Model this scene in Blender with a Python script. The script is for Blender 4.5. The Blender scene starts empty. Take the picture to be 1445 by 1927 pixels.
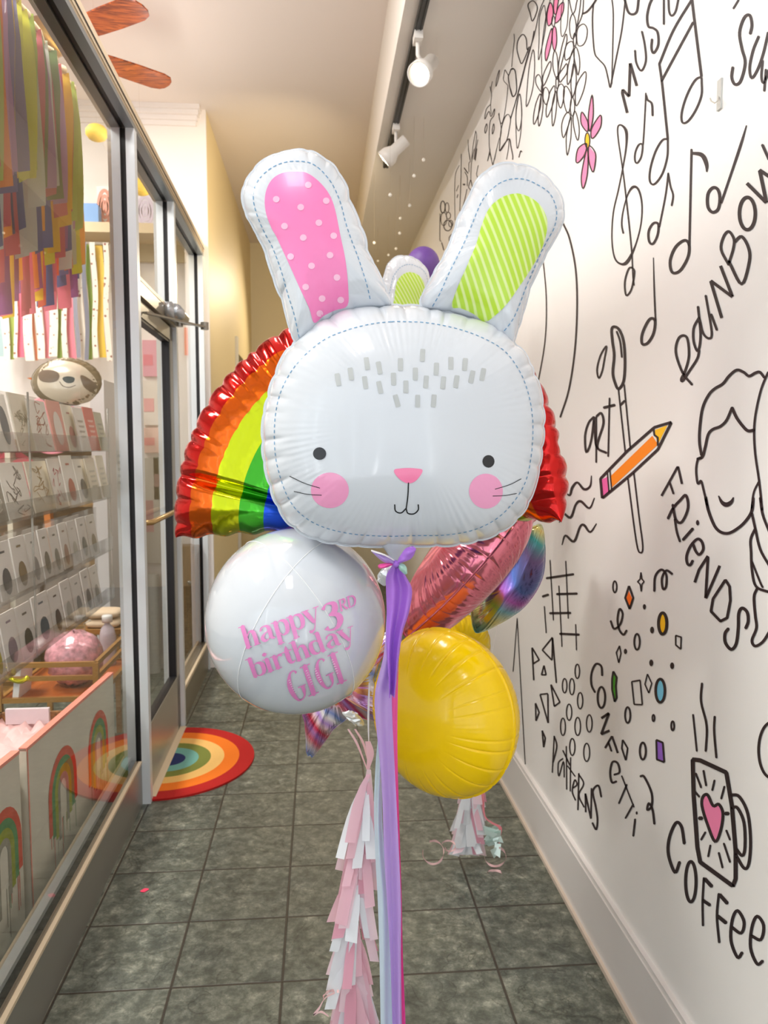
import bpy, math, random
import numpy as np
from mathutils import Vector, Matrix

SC = bpy.context.scene
COL = SC.collection
random.seed(7)

# ------------------------------------------------------------------ camera
F = 1460.0
CW, CH = 1445.0, 1927.0
PH = math.atan(118.5 / F)
TH = math.atan(122.5 / F * math.cos(PH))
CAMZ = 1.5
cam = bpy.data.cameras.new('camera')
cam.sensor_fit = 'VERTICAL'
cam.sensor_height = 36.0
cam.lens = F / CH * 36.0
cam.clip_start = 0.05
cam.dof.use_dof = True
cam.dof.focus_distance = 1.42
cam.dof.aperture_fstop = 8.0
camo = bpy.data.objects.new('camera', cam)
COL.objects.link(camo)
camo.location = (0, 0, CAMZ)
camo.rotation_euler = (math.pi / 2 - PH, 0, -TH)
SC.camera = camo

# ------------------------------------------------------------------ world, light, exposure
SC.view_settings.view_transform = 'Standard'
SC.view_settings.look = 'None'
SC.view_settings.gamma = 1
SC.view_settings.use_curve_mapping = False
SC.view_settings.exposure = -0.10
SC.cycles.use_denoising = True
SC.cycles.max_bounces = 10
SC.cycles.transparent_max_bounces = 16
SC.cycles.diffuse_bounces = 5
SC.cycles.sample_clamp_indirect = 6.0
w = bpy.data.worlds.new('sky')
SC.world = w
w.use_nodes = True
wb = w.node_tree.nodes['Background']
wb.inputs[0].default_value = (0.86, 0.93, 1.0, 1)
wb.inputs[1].default_value = 1.6

def area(name, loc, rot, sx, sy, power, col=(1, 1, 1)):
    l = bpy.data.lights.new(name, 'AREA')
    l.shape = 'RECTANGLE'
    l.size, l.size_y = sx, sy
    l.energy = power
    l.color = col
    o = bpy.data.objects.new(name, l)
    COL.objects.link(o)
    o.location = loc
    o.rotation_euler = rot
    return o

def spot(name, loc, target, power, col, ang=70, rad=0.03, blend=0.6):
    l = bpy.data.lights.new(name, 'SPOT')
    l.energy = power
    l.color = col
    l.spot_size = math.radians(ang)
    l.spot_blend = blend
    l.shadow_soft_size = rad
    o = bpy.data.objects.new(name, l)
    COL.objects.link(o)
    o.location = loc
    o.rotation_euler = (Vector(target) - Vector(loc)).to_track_quat('-Z', 'Y').to_euler()
    return o

# daylight coming in through the two panes of the street door behind the camera
area('daylight_pane', (-0.36, -1.95, 1.55), (math.pi / 2, 0, math.pi), 0.62, 2.3, 50, (0.86, 0.93, 1.0))
area('daylight_pane', (0.44, -1.95, 1.55), (math.pi / 2, 0, math.pi), 0.62, 2.3, 50, (0.86, 0.93, 1.0))
area('daylight_shop_window', (-2.6, -1.95, 1.7), (math.pi / 2, 0, math.pi), 2.6, 2.4, 120, (0.95, 0.98, 1.0))
# added fills low at the street front, aimed up to brighten the ceilings
area('upward_fill', (0.0, -1.9, 0.45), (math.radians(125), 0, math.pi), 1.4, 0.5, 46, (1.0, 0.95, 0.92))
area('upward_fill', (-2.8, -1.9, 0.45), (math.radians(130), 0, math.pi), 3.0, 0.5, 70, (1.0, 0.95, 0.92))
# added uplight over the shop front, without a fixture, lifts the ceiling
area('ledge_fill', (-0.86, 2.6, 2.88), (math.pi, 0, 0), 0.06, 4.4, 15, (1.0, 0.93, 0.88))
# added area fills under the shop and passage ceilings, no fixtures there
area('shop_fill', (-2.2, 1.3, 3.68), (0, 0, 0), 0.6, 1.2, 120, (1.0, 0.96, 0.9))
area('shop_fill', (-2.2, 3.7, 3.68), (0, 0, 0), 0.6, 1.2, 120, (1.0, 0.96, 0.9))
area('passage_fill', (-0.40, -0.2, 3.68), (0, 0, 0), 0.4, 1.0, 24, (0.97, 0.98, 1.0))
area('passage_fill', (-0.42, 2.6, 3.68), (0, 0, 0), 0.3, 0.9, 22, (1.0, 0.97, 0.95))
spot('back_fill', (0.25, 8.3, 3.20), (-0.6, 6.6, 1.6), 110, (1.0, 0.84, 0.60), 120, 0.06, 1.0)  # added warm fill hidden behind the bunny ear, brightens the far end

# ------------------------------------------------------------------ projection helpers
_fw = Vector((math.sin(TH) * math.cos(PH), math.cos(TH) * math.cos(PH), -math.sin(PH)))
_ri = Vector((math.cos(TH), -math.sin(TH), 0))
_up = Vector((math.sin(TH) * math.sin(PH), math.cos(TH) * math.sin(PH), math.cos(PH)))
CAM = Vector((0, 0, CAMZ))
K = 0.015                      # the shop front runs at a slight angle
XW = 0.83                      # painted wall

def ray(px, py): return _ri * (px - 722.5) + _up * (963.5 - py) + _fw * F
def at_y(px, py, Y):
    d = ray(px, py); return CAM + d * (Y / d.y)
def at_x(px, py, X):
    d = ray(px, py); return CAM + d * (X / d.x)
def at_z(px, py, Z):
    d = ray(px, py); return CAM + d * ((Z - CAMZ) / d.z)
def at_l(px, py, a):           # on the plane parallel to the shop front, a metres left
    d = ray(px, py); return CAM + d * (-a / (d.x + K * d.y))
def lf(a, Y, Z): return Vector((-a - K * Y, Y, Z))

# ------------------------------------------------------------------ materials
def srgb(c):
    return tuple(((v / 255) / 12.92 if v / 255 <= 0.04045 else ((v / 255 + 0.055) / 1.055) ** 2.4) for v in c) + (1,)

MATS = {}
def M(name, col=(200, 200, 200), rough=0.5, metal=0.0, coat=0.0, spec=0.5, bump=0.0, bscale=60, emit=0, var=0.0, vscale=8, sub=0, trans=0):
    if name in MATS: return MATS[name]
    m = bpy.data.materials.new(name); m.use_nodes = True
    nt = m.node_tree; b = nt.nodes['Principled BSDF']
    c = srgb(col)
    b.inputs['Base Color'].default_value = c
    b.inputs['Roughness'].default_value = rough
    b.inputs['Metallic'].default_value = metal
    b.inputs['Coat Weight'].default_value = coat
    b.inputs['Coat Roughness'].default_value = 0.05
    b.inputs['Specular IOR Level'].default_value = spec
    b.inputs['Transmission Weight'].default_value = trans
    if emit:
        b.inputs['Emission Color'].default_value = c
        b.inputs['Emission Strength'].default_value = emit
    if bump or var:
        tc = nt.nodes.new('ShaderNodeTexCoord')
    if bump:
        n = nt.nodes.new('ShaderNodeTexNoise'); n.inputs['Scale'].default_value = bscale; n.inputs['Detail'].default_value = 4
        nt.links.new(tc.outputs['Object'], n.inputs['Vector'])
        bp = nt.nodes.new('ShaderNodeBump'); bp.inputs['Strength'].default_value = bump; bp.inputs['Distance'].default_value = 0.01
        nt.links.new(n.outputs['Fac'], bp.inputs['Height']); nt.links.new(bp.outputs['Normal'], b.inputs['Normal'])
    if var:
        n2 = nt.nodes.new('ShaderNodeTexNoise'); n2.inputs['Scale'].default_value = vscale; n2.inputs['Detail'].default_value = 5
        nt.links.new(tc.outputs['Object'], n2.inputs['Vector'])
        r = nt.nodes.new('ShaderNodeValToRGB')
        r.color_ramp.elements[0].position = 0.3; r.color_ramp.elements[1].position = 0.7
        r.color_ramp.elements[0].color = tuple(v * (1 - var) for v in c[:3]) + (1,)
        r.color_ramp.elements[1].color = tuple(min(1, v * (1 + var)) for v in c[:3]) + (1,)
        nt.links.new(n2.outputs['Fac'], r.inputs['Fac']); nt.links.new(r.outputs['Color'], b.inputs['Base Color'])
    MATS[name] = m
    return m

def glass_mat(name, tint=(0.96, 0.98, 0.97), ior=1.45, cmul=1.0):
    if name in MATS: return MATS[name]
    m = bpy.data.materials.new(name); m.use_nodes = True
    nt = m.node_tree; nt.nodes.clear()
    out = nt.nodes.new('ShaderNodeOutputMaterial'); mix = nt.nodes.new('ShaderNodeMixShader')
    t = nt.nodes.new('ShaderNodeBsdfTransparent'); t.inputs[0].default_value = tint + (1,)
    g = nt.nodes.new('ShaderNodeBsdfGlossy'); g.inputs['Roughness'].default_value = 0.01
    fr = nt.nodes.new('ShaderNodeFresnel'); fr.inputs[0].default_value = ior
    mu = nt.nodes.new('ShaderNodeMath'); mu.operation = 'MULTIPLY'; mu.inputs[1].default_value = cmul
    nt.links.new(fr.outputs[0], mu.inputs[0]); nt.links.new(mu.outputs[0], mix.inputs[0])
    nt.links.new(t.outputs[0], mix.inputs[1]); nt.links.new(g.outputs[0], mix.inputs[2])
    nt.links.new(mix.outputs[0], out.inputs[0])
    MATS[name] = m
    return m

def floor_mat():
    m = bpy.data.materials.new('slate_tile'); m.use_nodes = True
    nt = m.node_tree; L = nt.links.new; N = nt.nodes.new; b = nt.nodes['Principled BSDF']
    tc = N('ShaderNodeTexCoord'); sp = N('ShaderNodeSeparateXYZ'); L(tc.outputs['Object'], sp.inputs[0])
    def line(o, off, per):
        a = N('ShaderNodeMath'); a.operation = 'SUBTRACT'; a.inputs[1].default_value = off - per * 40; L(o, a.inputs[0])
        d = N('ShaderNodeMath'); d.operation = 'DIVIDE'; d.inputs[1].default_value = per; L(a.outputs[0], d.inputs[0])
        f = N('ShaderNodeMath'); f.operation = 'FRACT'; L(d.outputs[0], f.inputs[0])
        s = N('ShaderNodeMath'); s.operation = 'SUBTRACT'; s.inputs[1].default_value = 0.5; L(f.outputs[0], s.inputs[0])
        ab = N('ShaderNodeMath'); ab.operation = 'ABSOLUTE'; L(s.outputs[0], ab.inputs[0])
        mr = N('ShaderNodeMapRange'); mr.inputs[1].default_value = 0.484; mr.inputs[2].default_value = 0.492; L(ab.outputs[0], mr.inputs[0])
        fl = N('ShaderNodeMath'); fl.operation = 'FLOOR'; L(d.outputs[0], fl.inputs[0])
        return mr.outputs[0], fl.outputs[0]
    lx, ix = line(sp.outputs[0], -0.113, 0.309)
    ly, iy = line(sp.outputs[1], 2.0945, 0.3045)
    mx = N('ShaderNodeMath'); mx.operation = 'MAXIMUM'; L(lx, mx.inputs[0]); L(ly, mx.inputs[1])
    cmb = N('ShaderNodeCombineXYZ'); L(ix, cmb.inputs[0]); L(iy, cmb.inputs[1])
    wn = N('ShaderNodeTexWhiteNoise'); L(cmb.outputs[0], wn.inputs['Vector'])
    va = N('ShaderNodeVectorMath'); va.operation = 'ADD'; L(tc.outputs['Object'], va.inputs[0]); L(wn.outputs['Color'], va.inputs[1])
    n1 = N('ShaderNodeTexNoise'); n1.inputs['Scale'].default_value = 22; n1.inputs['Detail'].default_value = 10; n1.inputs['Roughness'].default_value = 0.74; n1.inputs['Distortion'].default_value = 0.12
    L(va.outputs[0], n1.inputs['Vector'])
    n2 = N('ShaderNodeTexNoise'); n2.inputs['Scale'].default_value = 7; n2.inputs['Detail'].default_value = 4; L(va.outputs[0], n2.inputs['Vector'])
    n3 = N('ShaderNodeTexNoise'); n3.inputs['Scale'].default_value = 5; n3.inputs['Detail'].default_value = 3; n3.inputs['Distortion'].default_value = 1.2; L(va.outputs[0], n3.inputs['Vector'])
    r1 = N('ShaderNodeValToRGB'); e = r1.color_ramp.elements
    e[0].position = 0.30; e[0].color = srgb((54, 58, 52)); e[1].position = 0.72; e[1].color = srgb((166, 168, 156))
    q = e.new(0.46); q.color = srgb((82, 87, 80)); q = e.new(0.58); q.color = srgb((112, 116, 108))
    L(n1.outputs['Fac'], r1.inputs[0])
    r2 = N('ShaderNodeValToRGB'); e = r2.color_ramp.elements
    e[0].position = 0.35; e[0].color = (0.78, 0.80, 0.78, 1); e[1].position = 0.65; e[1].color = (1.1, 1.08, 1.0, 1)
    L(n2.outputs['Fac'], r2.inputs[0])
    mm = N('ShaderNodeMix'); mm.data_type = 'RGBA'; mm.blend_type = 'MULTIPLY'; mm.inputs[0].default_value = 1
    L(r1.outputs[0], mm.inputs[6]); L(r2.outputs[0], mm.inputs[7])
    # thin dark veins
    r3 = N('ShaderNodeValToRGB'); e = r3.color_ramp.elements
    e[0].position = 0.488; e[0].color = (1, 1, 1, 1); e[1].position = 0.512; e[1].color = (1, 1, 1, 1)
    q = e.new(0.5); q.color = (0.48, 0.48, 0.46, 1); L(n3.outputs['Fac'], r3.inputs[0])
    m3 = N('ShaderNodeMix'); m3.data_type = 'RGBA'; m3.blend_type = 'MULTIPLY'; m3.inputs[0].default_value = 0.8
    L(mm.outputs[2], m3.inputs[6]); L(r3.outputs[0], m3.inputs[7])
    mg = N('ShaderNodeMix'); mg.data_type = 'RGBA'; mg.inputs[7].default_value = srgb((50, 44, 36))
    L(mx.outputs[0], mg.inputs[0]); L(m3.outputs[2], mg.inputs[6]); L(mg.outputs[2], b.inputs['Base Color'])
    b.inputs['Roughness'].default_value = 0.42
    sb = N('ShaderNodeMath'); sb.operation = 'SUBTRACT'; L(n1.outputs['Fac'], sb.inputs[0])
    m4 = N('ShaderNodeMath'); m4.operation = 'MULTIPLY'; m4.inputs[1].default_value = 1.6; L(mx.outputs[0], m4.inputs[0]); L(m4.outputs[0], sb.inputs[1])
    bp = N('ShaderNodeBump'); bp.inputs['Strength'].default_value = 0.35; bp.inputs['Distance'].default_value = 0.004
    L(sb.outputs[0], bp.inputs['Height']); L(bp.outputs[0], b.inputs['Normal'])
    return m

def wood_mat(name, c1, c2, scale=5, axis=0, rough=0.35, stretch=8, rot=0):
    if name in MATS: return MATS[name]
    m = bpy.data.materials.new(name); m.use_nodes = True
    nt = m.node_tree; L = nt.links.new; N = nt.nodes.new; b = nt.nodes['Principled BSDF']
    tc = N('ShaderNodeTexCoord'); mp = N('ShaderNodeMapping'); L(tc.outputs['Object'], mp.inputs[0])
    s = [stretch] * 3; s[axis] = 1; mp.inputs['Scale'].default_value = s
    n = N('ShaderNodeTexNoise'); n.inputs['Scale'].default_value = scale; n.inputs['Detail'].default_value = 5; n.inputs['Distortion'].default_value = 2.0
    L(mp.outputs[0], n.inputs['Vector'])
    r = N('ShaderNodeValToRGB'); e = r.color_ramp.elements
    e[0].position = 0.38; e[0].color = srgb(c1); e[1].position = 0.6; e[1].color = srgb(c2)
    L(n.outputs['Fac'], r.inputs[0]); L(r.outputs[0], b.inputs['Base Color'])
    b.inputs['Roughness'].default_value = rough
    MATS[name] = m
    return m

def holo_mat(name, cols, scale, direction, rough=0.12, metal=0.92):
    """printed holographic foil: bands of colour across the film"""
    m = bpy.data.materials.new(name); m.use_nodes = True
    nt = m.node_tree; L = nt.links.new; N = nt.nodes.new; b = nt.nodes['Principled BSDF']
    tc = N('ShaderNodeTexCoord')
    n = N('ShaderNodeTexNoise'); n.inputs['Scale'].default_value = 3; n.inputs['Detail'].default_value = 1; L(tc.outputs['Object'], n.inputs['Vector'])
    dt = N('ShaderNodeVectorMath'); dt.operation = 'DOT_PRODUCT'; dt.inputs[1].default_value = direction; L(tc.outputs['Object'], dt.inputs[0])
    a = N('ShaderNodeMath'); a.operation = 'MULTIPLY'; a.inputs[1].default_value = scale; L(dt.outputs['Value'], a.inputs[0])
    a2 = N('ShaderNodeMath'); a2.operation = 'MULTIPLY_ADD'; a2.inputs[1].default_value = 1.3; L(n.outputs['Fac'], a2.inputs[0]); L(a.outputs[0], a2.inputs[2])
    f = N('ShaderNodeMath'); f.operation = 'FRACT'; L(a2.outputs[0], f.inputs[0])
    r = N('ShaderNodeValToRGB'); e = r.color_ramp.elements
    k = len(cols)
    e[0].position = 0; e[0].color = srgb(cols[0]); e[1].position = 1; e[1].color = srgb(cols[0])
    for i in range(1, k):
        q = e.new(i / k); q.color = srgb(cols[i])
    L(f.outputs[0], r.inputs[0]); L(r.outputs[0], b.inputs['Base Color'])
    b.inputs['Metallic'].default_value = metal; b.inputs['Roughness'].default_value = rough
    return m

# ------------------------------------------------------------------ mesh builder
class MB:
    def __init__(s): s.v = []; s.f = []; s.mi = []
    def add(s, vs, fs, mi=0):
        o = len(s.v); s.v += [tuple(v) for v in vs]
        for f in fs: s.f.append(tuple(o + i for i in f)); s.mi.append(mi)
    def box(s, a, b, mi=0):
        x0, y0, z0 = a; x1, y1, z1 = b
        vs = [(x0, y0, z0), (x1, y0, z0), (x1, y1, z0), (x0, y1, z0), (x0, y0, z1), (x1, y0, z1), (x1, y1, z1), (x0, y1, z1)]
        s.add(vs, [(0, 3, 2, 1), (4, 5, 6, 7), (0, 1, 5, 4), (1, 2, 6, 5), (2, 3, 7, 6), (3, 0, 4, 7)], mi)
    def lbox(s, a0, a1, y0, y1, z0, z1, mi=0):       # box in the shop front's frame, a0 nearest to the passage
        P = [lf(a1, y0, z0), lf(a0, y0, z0), lf(a0, y1, z0), lf(a1, y1, z0), lf(a1, y0, z1), lf(a0, y0, z1), lf(a0, y1, z1), lf(a1, y1, z1)]
        s.add(P, [(0, 3, 2, 1), (4, 5, 6, 7), (0, 1, 5, 4), (1, 2, 6, 5), (2, 3, 7, 6), (3, 0, 4, 7)], mi)
    def obox(s, c, ux, uy, uz, mi=0):                 # oriented box, half-axis vectors
        c, ux, uy, uz = Vector(c), Vector(ux), Vector(uy), Vector(uz)
        P = [c - ux - uy - uz, c + ux - uy - uz, c + ux + uy - uz, c - ux + uy - uz, c - ux - uy + uz, c + ux - uy + uz, c + ux + uy + uz, c - ux + uy + uz]
        s.add(P, [(0, 3, 2, 1), (4, 5, 6, 7), (0, 1, 5, 4), (1, 2, 6, 5), (2, 3, 7, 6), (3, 0, 4, 7)], mi)
    def tube(s, pts, r, n=8, mi=0, closed=False):
        pts = [Vector(p) for p in pts]; k = len(pts)
        rr = r if isinstance(r, (list, tuple)) else [r] * k
        rings = []
        prev = None
        for i, p in enumerate(pts):
            t = (pts[min(i + 1, k - 1)] - pts[max(i - 1, 0)])
            if closed: t = pts[(i + 1) % k] - pts[i - 1]
            t.normalize()
            if prev is None:
                a = Vector((0, 0, 1)) if abs(t.z) < 0.9 else Vector((1, 0, 0))
                u = t.cross(a).normalized()
            else:
                u = (prev - t * prev.dot(t)).normalized()
            prev = u; v = t.cross(u)
            rings.append([p + (u * math.cos(2 * math.pi * j / n) + v * math.sin(2 * math.pi * j / n)) * rr[i] for j in range(n)])
        vs = [q for g in rings for q in g]; fs = []
        for i in range(k if closed else k - 1):
            i2 = (i + 1) % k
            for j in range(n):
                fs.append((i * n + j, i * n + (j + 1) % n, i2 * n + (j + 1) % n, i2 * n + j))
        if not closed:
            fs.append(tuple(reversed(range(n)))); fs.append(tuple((k - 1) * n + j for j in range(n)))
        s.add(vs, fs, mi)
    def lathe(s, prof, c, axis=(0, 0, 1), n=24, mi=0):  # prof: (radius, height)
        ax = Vector(axis).normalized(); a = Vector((1, 0, 0)) if abs(ax.x) < 0.9 else Vector((0, 1, 0))
        u = ax.cross(a).normalized(); v = ax.cross(u); c = Vector(c)
        vs = []; fs = []
        for r, h in prof:
            for j in range(n):
                t = 2 * math.pi * j / n
                vs.append(c + ax * h + (u * math.cos(t) + v * math.sin(t)) * max(r, 1e-5))
        for i in range(len(prof) - 1):
            for j in range(n):
                fs.append((i * n + j, i * n + (j + 1) % n, (i + 1) * n + (j + 1) % n, (i + 1) * n + j))
        s.add(vs, fs, mi)
    def strip(s, L, R, mi=0):
        k = len(L); s.add(list(L) + list(R), [(i, i + 1, k + i + 1, k + i) for i in range(k - 1)], mi)
    def build(s, name, mats, parent=None, smooth=False, origin=None):
        if not isinstance(mats, (list, tuple)): mats = [mats]
        me = bpy.data.meshes.new(name)
        vs = s.v
        if parent is not None and origin is None:
            origin = ORG.get(parent.name, Vector((0, 0, 0)))
        elif origin is None: origin = Vector((0, 0, 0))
        vs = [(v[0] - origin[0], v[1] - origin[1], v[2] - origin[2]) for v in vs]
        me.from_pydata(vs, [], s.f)
        for m in mats: me.materials.append(m)
        me.polygons.foreach_set('material_index', s.mi)
        if smooth: me.polygons.foreach_set('use_smooth', [True] * len(s.f))
        me.update()
        o = bpy.data.objects.new(name, me); COL.objects.link(o)
        if parent is not None:
            o.parent = parent; ORG[o.name] = origin
        else:
            o.location = origin; ORG[o.name] = origin
        return o

ORG = {}
def tag(o, label, cat, group=None, kind=None):
    o['label'] = label; o['category'] = cat
    if group: o['group'] = group
    if kind: o['kind'] = kind
    return o
def thing(name, loc, label, cat, group=None):
    o = bpy.data.objects.new(name, None); COL.objects.link(o)
    o.empty_display_size = 0.05
    o.location = loc; ORG[o.name] = Vector(loc)
    return tag(o, label, cat, group)
def struct(o):
    o['kind'] = 'structure'; return o

def smooth_pts(pts, closed=False, step=4):
    k = len(pts)
    if k < 3 and not closed:
        return [tuple(np.array(pts[0]) + (np.array(pts[1]) - np.array(pts[0])) * t / step) for t in range(step + 1)]
    P = [np.array(p, float) for p in pts]; out = []
    n = k if closed else k - 1
    for i in range(n):
        p1, p2 = P[i], P[(i + 1) % k]
        p0 = P[i - 1] if (i > 0 or closed) else 2 * p1 - p2
        p3 = P[(i + 2) % k] if (i + 2 < k or closed) else 2 * p2 - p1
        for j in range(step):
            t = j / step
            out.append(tuple(0.5 * ((2 * p1) + (-p0 + p2) * t + (2 * p0 - 5 * p1 + 4 * p2 - p3) * t * t + (-p0 + 3 * p1 - 3 * p2 + p3) * t ** 3)))
    if not closed: out.append(tuple(P[-1]))
    return out

def ribbon2d(pts, w, closed=False, step=5, sharp=False):
    """left and right edges of a brush stroke in 2D, w = width or list of widths"""
    if isinstance(w, (list, tuple)):
        q = smooth_pts([(p[0], p[1], ww) for p, ww in zip(pts, w)], closed, step)
    elif sharp:
        q = []
        n = len(pts)
        for i in range(n if closed else n - 1):
            a, b = pts[i], pts[(i + 1) % n]
            for t in (0.02, 0.5, 0.98): q.append((a[0] + (b[0] - a[0]) * t, a[1] + (b[1] - a[1]) * t, w))
    else:
        q = smooth_pts([(p[0], p[1], w) for p in pts], closed, step)
    k = len(q); L = []; R = []
    for i in range(k):
        a = q[i - 1] if (i > 0 or closed) else q[i]
        b = q[(i + 1) % k] if (i < k - 1 or closed) else q[i]
        dx, dy = b[0] - a[0], b[1] - a[1]; d = math.hypot(dx, dy) or 1
        nx, ny = -dy / d * q[i][2] / 2, dx / d * q[i][2] / 2
        L.append((q[i][0] + nx, q[i][1] + ny)); R.append((q[i][0] - nx, q[i][1] - ny))
    if closed: L.append(L[0]); R.append(R[0])
    elif not isinstance(w, (list, tuple)) and not sharp:
        a, b = q[0], q[1]; c, d2 = q[-1], q[-2]
        for (e, f2, arrs, idx) in ((a, b, (L, R), 0), (c, d2, (L, R), -1)):
            dx, dy = e[0] - f2[0], e[1] - f2[1]; d = math.hypot(dx, dy) or 1
            tip = (e[0] + dx / d * w * 0.45, e[1] + dy / d * w * 0.45)
            for A in arrs:
                mid = (tip[0] * 0.72 + A[idx][0] * 0.28, tip[1] * 0.72 + A[idx][1] * 0.28)
                if idx == 0: A.insert(0, mid)
                else: A.append(mid)
    return L, R
def ell(cx, cy, rx, ry, n=14):
    return [(cx + rx * math.cos(2 * math.pi * i / n), cy + ry * math.sin(2 * math.pi * i / n)) for i in range(n)]

# ------------------------------------------------------------------ room shell
mWhite = M('white_wall_paint', (238, 236, 234), 0.55, bump=0.04, bscale=25)
mCeil = M('ceiling_paint', (236, 226, 220), 0.8)
mCream = M('cream_wall_paint', (230, 212, 168), 0.5, bump=0.03, bscale=20)
mBackw = M('pale_cream_paint', (226, 216, 188), 0.7)
mTrim = M('trim_paint', (222, 218, 216), 0.4)
mCaulk = M('beige_caulk', (205, 190, 175), 0.6)

b = MB(); b.box((-5.2, -2.2, -0.1), (1.0, 8.8, 0)); struct(b.build('floor', floor_mat()))
b = MB(); b.box((XW, -2.1, 0), (XW + 0.12, 8.6, 3.28)); wallR = struct(b.build('wall_right', mWhite))
b = MB(); b.box((0.812, -2.1, 0.0), (XW, 8.6, 0.195)); b.box((0.816, -2.1, 0.195), (XW, 8.6, 0.21)); struct(b.build('baseboard_right', mTrim))
b = MB(); b.box((0.802, -2.1, 0.0), (0.812, 8.6, 0.014)); struct(b.build('trim_1', mCaulk))
b = MB(); b.box((-5.2, -2.1, 3.70), (0.355, 8.7, 3.85)); struct(b.build('ceiling', mCeil))
b = MB(); b.box((0.355, -2.1, 3.28), (1.0, 8.7, 3.85)); o = b.build('ceiling_soffit', [M('soffit_paint', (232, 226, 218), 0.8)]); struct(o)
b = MB(); b.box((-1.4, 8.6, 0), (1.0, 8.7, 3.70)); struct(b.build('wall_back', mBackw))
# cream wall past the shop front, with a doorway
b = MB()
b.box((-0.86, 5.352, 0), (-0.72, 7.0, 3.70)); b.box((-0.86, 7.0, 2.36), (-0.72, 8.5, 3.70)); b.box((-0.86, 8.5, 0), (-0.72, 8.6, 3.70))
struct(b.build('wall_left', mCream))
b = MB(); b.box((-0.745, 6.93, 0), (-0.70, 7.02, 2.48)); struct(b.build('trim_2', M('door_casing_paint', (214, 212, 205), 0.5)))
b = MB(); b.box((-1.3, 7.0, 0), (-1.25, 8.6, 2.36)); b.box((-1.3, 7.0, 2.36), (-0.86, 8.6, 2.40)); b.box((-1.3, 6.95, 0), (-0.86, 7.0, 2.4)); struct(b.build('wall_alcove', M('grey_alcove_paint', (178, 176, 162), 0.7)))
# shop walls
b = MB(); b.box((-5.2, 5.32, 0), (-0.72, 5.352, 3.70)); struct(b.build('wall_shop', M('shop_wall_paint', (238, 232, 228), 0.6)))
b = MB(); b.box((-5.2, -2.1, 0), (-5.1, 5.35, 3.70)); struct(b.build('wall_left_shop', M('shop_side_paint', (230, 226, 220), 0.6)))
b = MB()
for i, (d, z0, z1) in enumerate([(0.085, 3.672, 3.70), (0.065, 3.645, 3.672), (0.04, 3.618, 3.645), (0.02, 3.59, 3.618)]):
    b.box((-5.1, 5.32 - d, z0), (-0.79 + d * 0.5, 5.325, z1))
struct(b.build('trim_3', M('crown_paint', (236, 230, 228), 0.5)))
# street front behind the camera
b = MB()
mAl = M('brushed_aluminium', (222, 228, 232), 0.36, 0.12, bump=0.02, bscale=200)
for x in (-5.2, -3.9, -2.6, -1.3, -0.76, 0.04, 0.80): b.box((x, -2.1, 0), (x + 0.08, -2.0, 3.0))
b.box((-5.2, -2.1, 2.9), (1.0, -2.0, 3.70)); b.box((-5.2, -2.1, 0), (1.0, -2.0, 0.25))
struct(b.build('wall_front', mAl))
# strip hanger seam on the soffit
# ------------------------------------------------------------------ shop front
mAlD = M('bronze_aluminium', (150, 140, 122), 0.32, 0.55)
mAlB = M('shaded_satin_aluminium', (176, 172, 160), 0.35, 0.45)  # door metal, greyed: the shade on the door is put into its colour
mGask = M('black_gasket', (18, 16, 20), 0.5)
mCreamE = M('cream_metal_edge', (214, 196, 168), 0.4)
AO, AB, AG, AI = 0.671, 0.705, 0.728, 0.775
HZ0, HZ1 = 2.765, 2.83
Y0, YD0, YD1, YE = -1.99, 3.25, 4.17, 5.315

def vert(b, y, w, z0, z1, a0=AO):
    b.lbox(a0, AB, y, y + w, z0, z1, 0)
    b.lbox(AB, AG, y + 0.006, y + w - 0.006, z0, z1, 1)
    b.lbox(AG, AI, y, y + w, z0, z1, 0)
# window 1
b = MB()
b.lbox(AB, AG + 0.004, Y0, YD0, 0.0, 0.178, 2)      # sill rail
b.lbox(AB - 0.002, AB + 0.012, Y0, YD0, 0.178, 0.188, 3)
b.lbox(AG, AG + 0.02, Y0, YD0, 0.178, 0.19, 1)
b.lbox(AG + 0.02, AI, Y0, YD0, 0.0, 0.205, 0)
b.lbox(AI - 0.002, AI + 0.004, Y0, YD0, 0.2, 0.212, 3)
vert(b, YD0, 0.045, 0.0, HZ0)
win1 = struct(b.build('window_1', [mAl, mGask, M('grey_sill_metal', (150, 148, 140), 0.38, 0.5), mCreamE]))
b = MB(); g0, g1 = lf(0.716, Y0, 0.18), lf(0.716, YD0 + 0.01, HZ0)
b.add([g0, lf(0.716, YD0 + 0.01, 0.18), g1, lf(0.716, Y0, HZ0)], [(0, 1, 2, 3)])
struct(b.build('window_glass', glass_mat('clear_pane', (0.95, 0.97, 0.96), 1.45, 1.35), win1))
# header over everything
b = MB()
b.lbox(AO, AB, Y0, YE, HZ0, HZ0 + 0.02, 0); b.lbox(AO - 0.0, AI, Y0, YE, HZ0 + 0.02, HZ1, 2)
b.lbox(AB, AG, Y0, YE, HZ0 + 0.008, HZ0 + 0.02, 1); b.lbox(AG, AI, Y0, YE, HZ0, HZ0 + 0.02, 3)
b.lbox(AO - 0.004, AO, Y0, YE, HZ0 + 0.03, HZ1 + 0.012, 2)
b.lbox(AO - 0.006, AO - 0.003, Y0, YE, HZ0 + 0.043, HZ0 + 0.049, 1)
struct(b.build('trim_4', [M('grey_header_underside', (135, 142, 146), 0.35, 0.4), mGask, mCreamE, M('grey_brown_metal', (122, 116, 104), 0.35, 0.4)]))
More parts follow.
